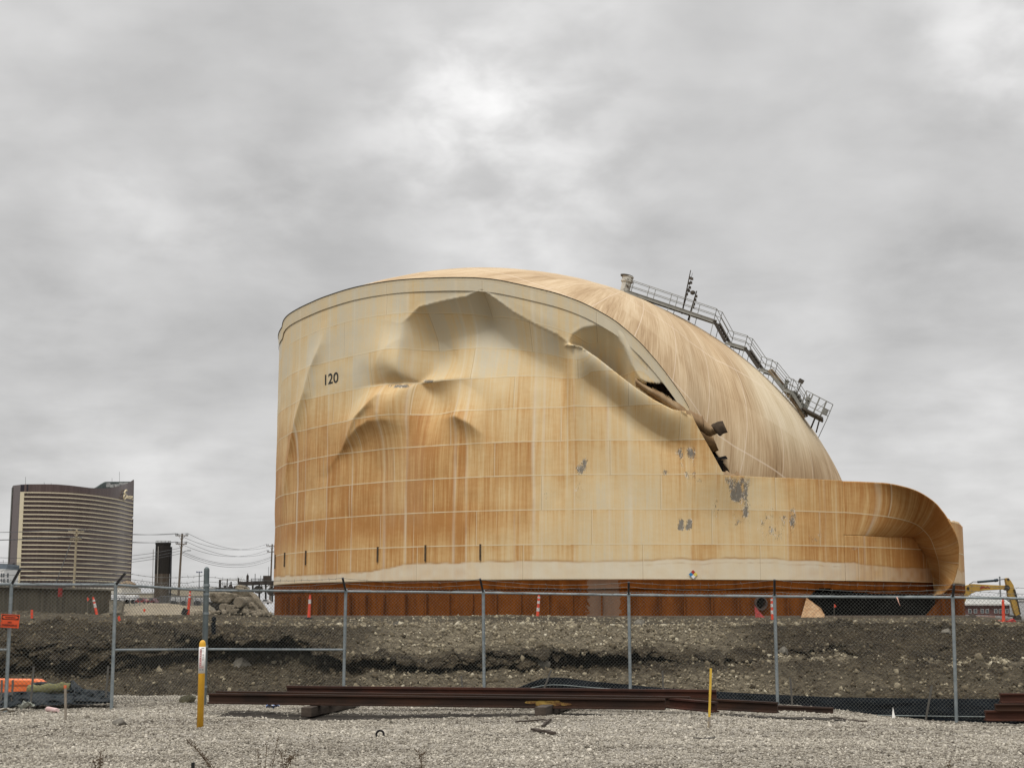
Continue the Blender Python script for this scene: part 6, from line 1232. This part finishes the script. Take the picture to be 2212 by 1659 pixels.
# excavator
D = 147; ex = thing('excavator', W(2080, 1341, D), 'dirty yellow excavator whose boom reaches out from behind the tank', 'excavator')
mey = M('excavator_yellow', (.44, .27, .055), (.30, .19, .05), 1.3, .6, bump=.3); med = M('excavator_dark', (.03, .028, .026), (.07, .055, .04), 2, .7); mnv = M('cylinder_navy', (.02, .032, .045), (.03, .045, .06), 3, .4)
def E2(x, y): return 1983.9 + x * .10553, 1196.2 + y * .10553
def EW(x, y, d=D): return W(*E2(x, y), d)
boom = [(700, 1000), (800, 780), (960, 650), (1100, 612), (1230, 620), (1500, 635), (1700, 642), (1790, 645), (1840, 685), (1790, 722), (1600, 735), (1350, 748), (1180, 775), (1080, 815), (1010, 870), (900, 1100), (760, 1200)]
o = build('boom', MB().prism([EW(*p) for p in boom], (0, .55, 0)), mey, ex); o.modifiers.new('b', 'BEVEL').width = .03
stick = [(1785, 510), (1800, 490), (1850, 492), (1895, 550), (1950, 640), (1975, 740), (2000, 870), (2040, 1030), (2075, 1200), (2085, 1290), (2010, 1310), (1965, 1200), (1925, 1060), (1885, 900), (1840, 870), (1832, 790), (1822, 690), (1800, 600)]
o2 = build('stick', MB().prism([EW(*p, D - .05) for p in stick], (0, .5, 0)), mey, ex); o2.modifiers.new('b', 'BEVEL').width = .03
build('bucket_cylinder', MB().tube(EW(1960, 720, D - .1), EW(2020, 930, D - .1), .10, 8).tube(EW(2020, 930, D - .1), EW(2090, 1240, D - .1), .06, 8), med, ex)
build('stick_cylinder', MB().tube(EW(1210, 575, D + .2), EW(1570, 545, D + .2), .12, 10).tube(EW(1560, 546, D + .2), EW(1625, 533, D + .2), .16, 10), mnv, ex); build('piston_rod', MB().tube(EW(1620, 535, D + .2), EW(1800, 508, D + .2), .045, 8), mins, ex)
build('hydraulic_hose', MB().path([EW(1040, 622, D - .05), EW(1120, 570, D - .05), EW(1240, 572, D - .05)], .035, 6), med, ex)
for (x, y, r_) in [(1820, 690, .26), (1020, 700, .13), (1840, 520, .12)]: c = EW(x, y, D - .1); build('pivot', MB().tube(c, c + np.array([0, .7, 0]), r_, 12), med, ex)
bk_ = [(1990, 1270), (2070, 1240), (2110, 1290), (2115, 1370), (2090, 1420), (2040, 1430), (2000, 1390)]
build('bucket', MB().prism([EW(*p, D - .2) for p in bk_], (0, .9, 0)), med, ex)
build('bucket_link', MB().prism([EW(*p, D - .1) for p in [(1840, 1250), (1960, 1255), (1975, 1290), (1850, 1285)]], (0, .3, 0)), med, ex)
v, f = text_mesh('JRA', .05); c = EW(1362, 688, D - .02); w0 = v[:, 0].max() - v[:, 0].min(); build('lettering', (np.array([c + np.array([x / w0 * 1.02, 0, y * .285]) for x, y, z in v]), f), M('decal_red', (.30, .015, .02)), ex)
c = W(2035, 1325, D + 1); build('cab', MB().box(c + np.array([0, 0, 1.0]), (1.5, 1.5, 1.6)), mey, ex); build('house', MB().box(c + np.array([-1.6, .6, .6]), (3, 2.6, 1.1)), mey, ex)
build('track', MB().box(c + np.array([-.8, -1.0, -.25]), (3.6, .6, .8)), med, ex); build('track', MB().box(c + np.array([-.8, 1.6, -.25]), (3.6, .6, .8)), med, ex)
# big tyre and red scrap on the dirt at the right
c = W(2101, 1338, 104); mt_ = M('tyre_rubber', (.028, .024, .02), (.06, .048, .036), 5, .95, bump=.5); ty = build('old_tyre', MB().lathe(c, [(.14, -.14), (.30, -.17), (.37, -.12), (.39, 0), (.37, .12), (.30, .17), (.14, .14)], 26, np.stack([(1, 0, 0), (0, .5, .86), (0, -.86, .5)], 1)), mt_, smooth=True, label='worn tyre lying on the dirt at the right edge of the tank', cat='tyre')
mrd = M('red_plastic', (.45, .035, .03), (.32, .03, .025), 3, .6)
build('red_barrier', MB().prism([W(2140, 1342, 84), W(2166, 1339, 84), W(2180, 1341, 84), W(2190, 1336, 84), (W(2196, 1343, 84)), W(2160, 1345, 84)], (0, .4, 0)), mrd, label='flattened red plastic barrier lying on the dirt below the excavator arm', cat='barrier')
# debris ledge in the opening
build('timber_piece', MB().bar(W(1800, 1334.5, 104), W(1884, 1339.5, 104), .10, .10).bar(W(1802, 1335, 104), W(1801, 1342, 104), .08, .08), M('grey_frame', (.14, .125, .10)), label='grey timber frame piece lying before the black opening', cat='timber')
sz = rng.lognormal(math.log(.22), .45, 160).clip(.08, .6); xp = rng.uniform(-17, -13.0, 160); yp = rng.uniform(77.5, 82, 160)
sv, sf = stones(np.stack([xp, yp, ground_z(xp, yp) + .05 + .35 * np.exp(-((xp + 14.6) / 1.4) ** 2) * ss(77.5, 80, yp)], 1), sz, .8)
o = build('rubble_crumbs', (sv, sf), mrub, kind='stuff', org=(-15, 80, 1.2), label='small broken concrete crumbs round the rubble heap beside the tank', cat='rubble')
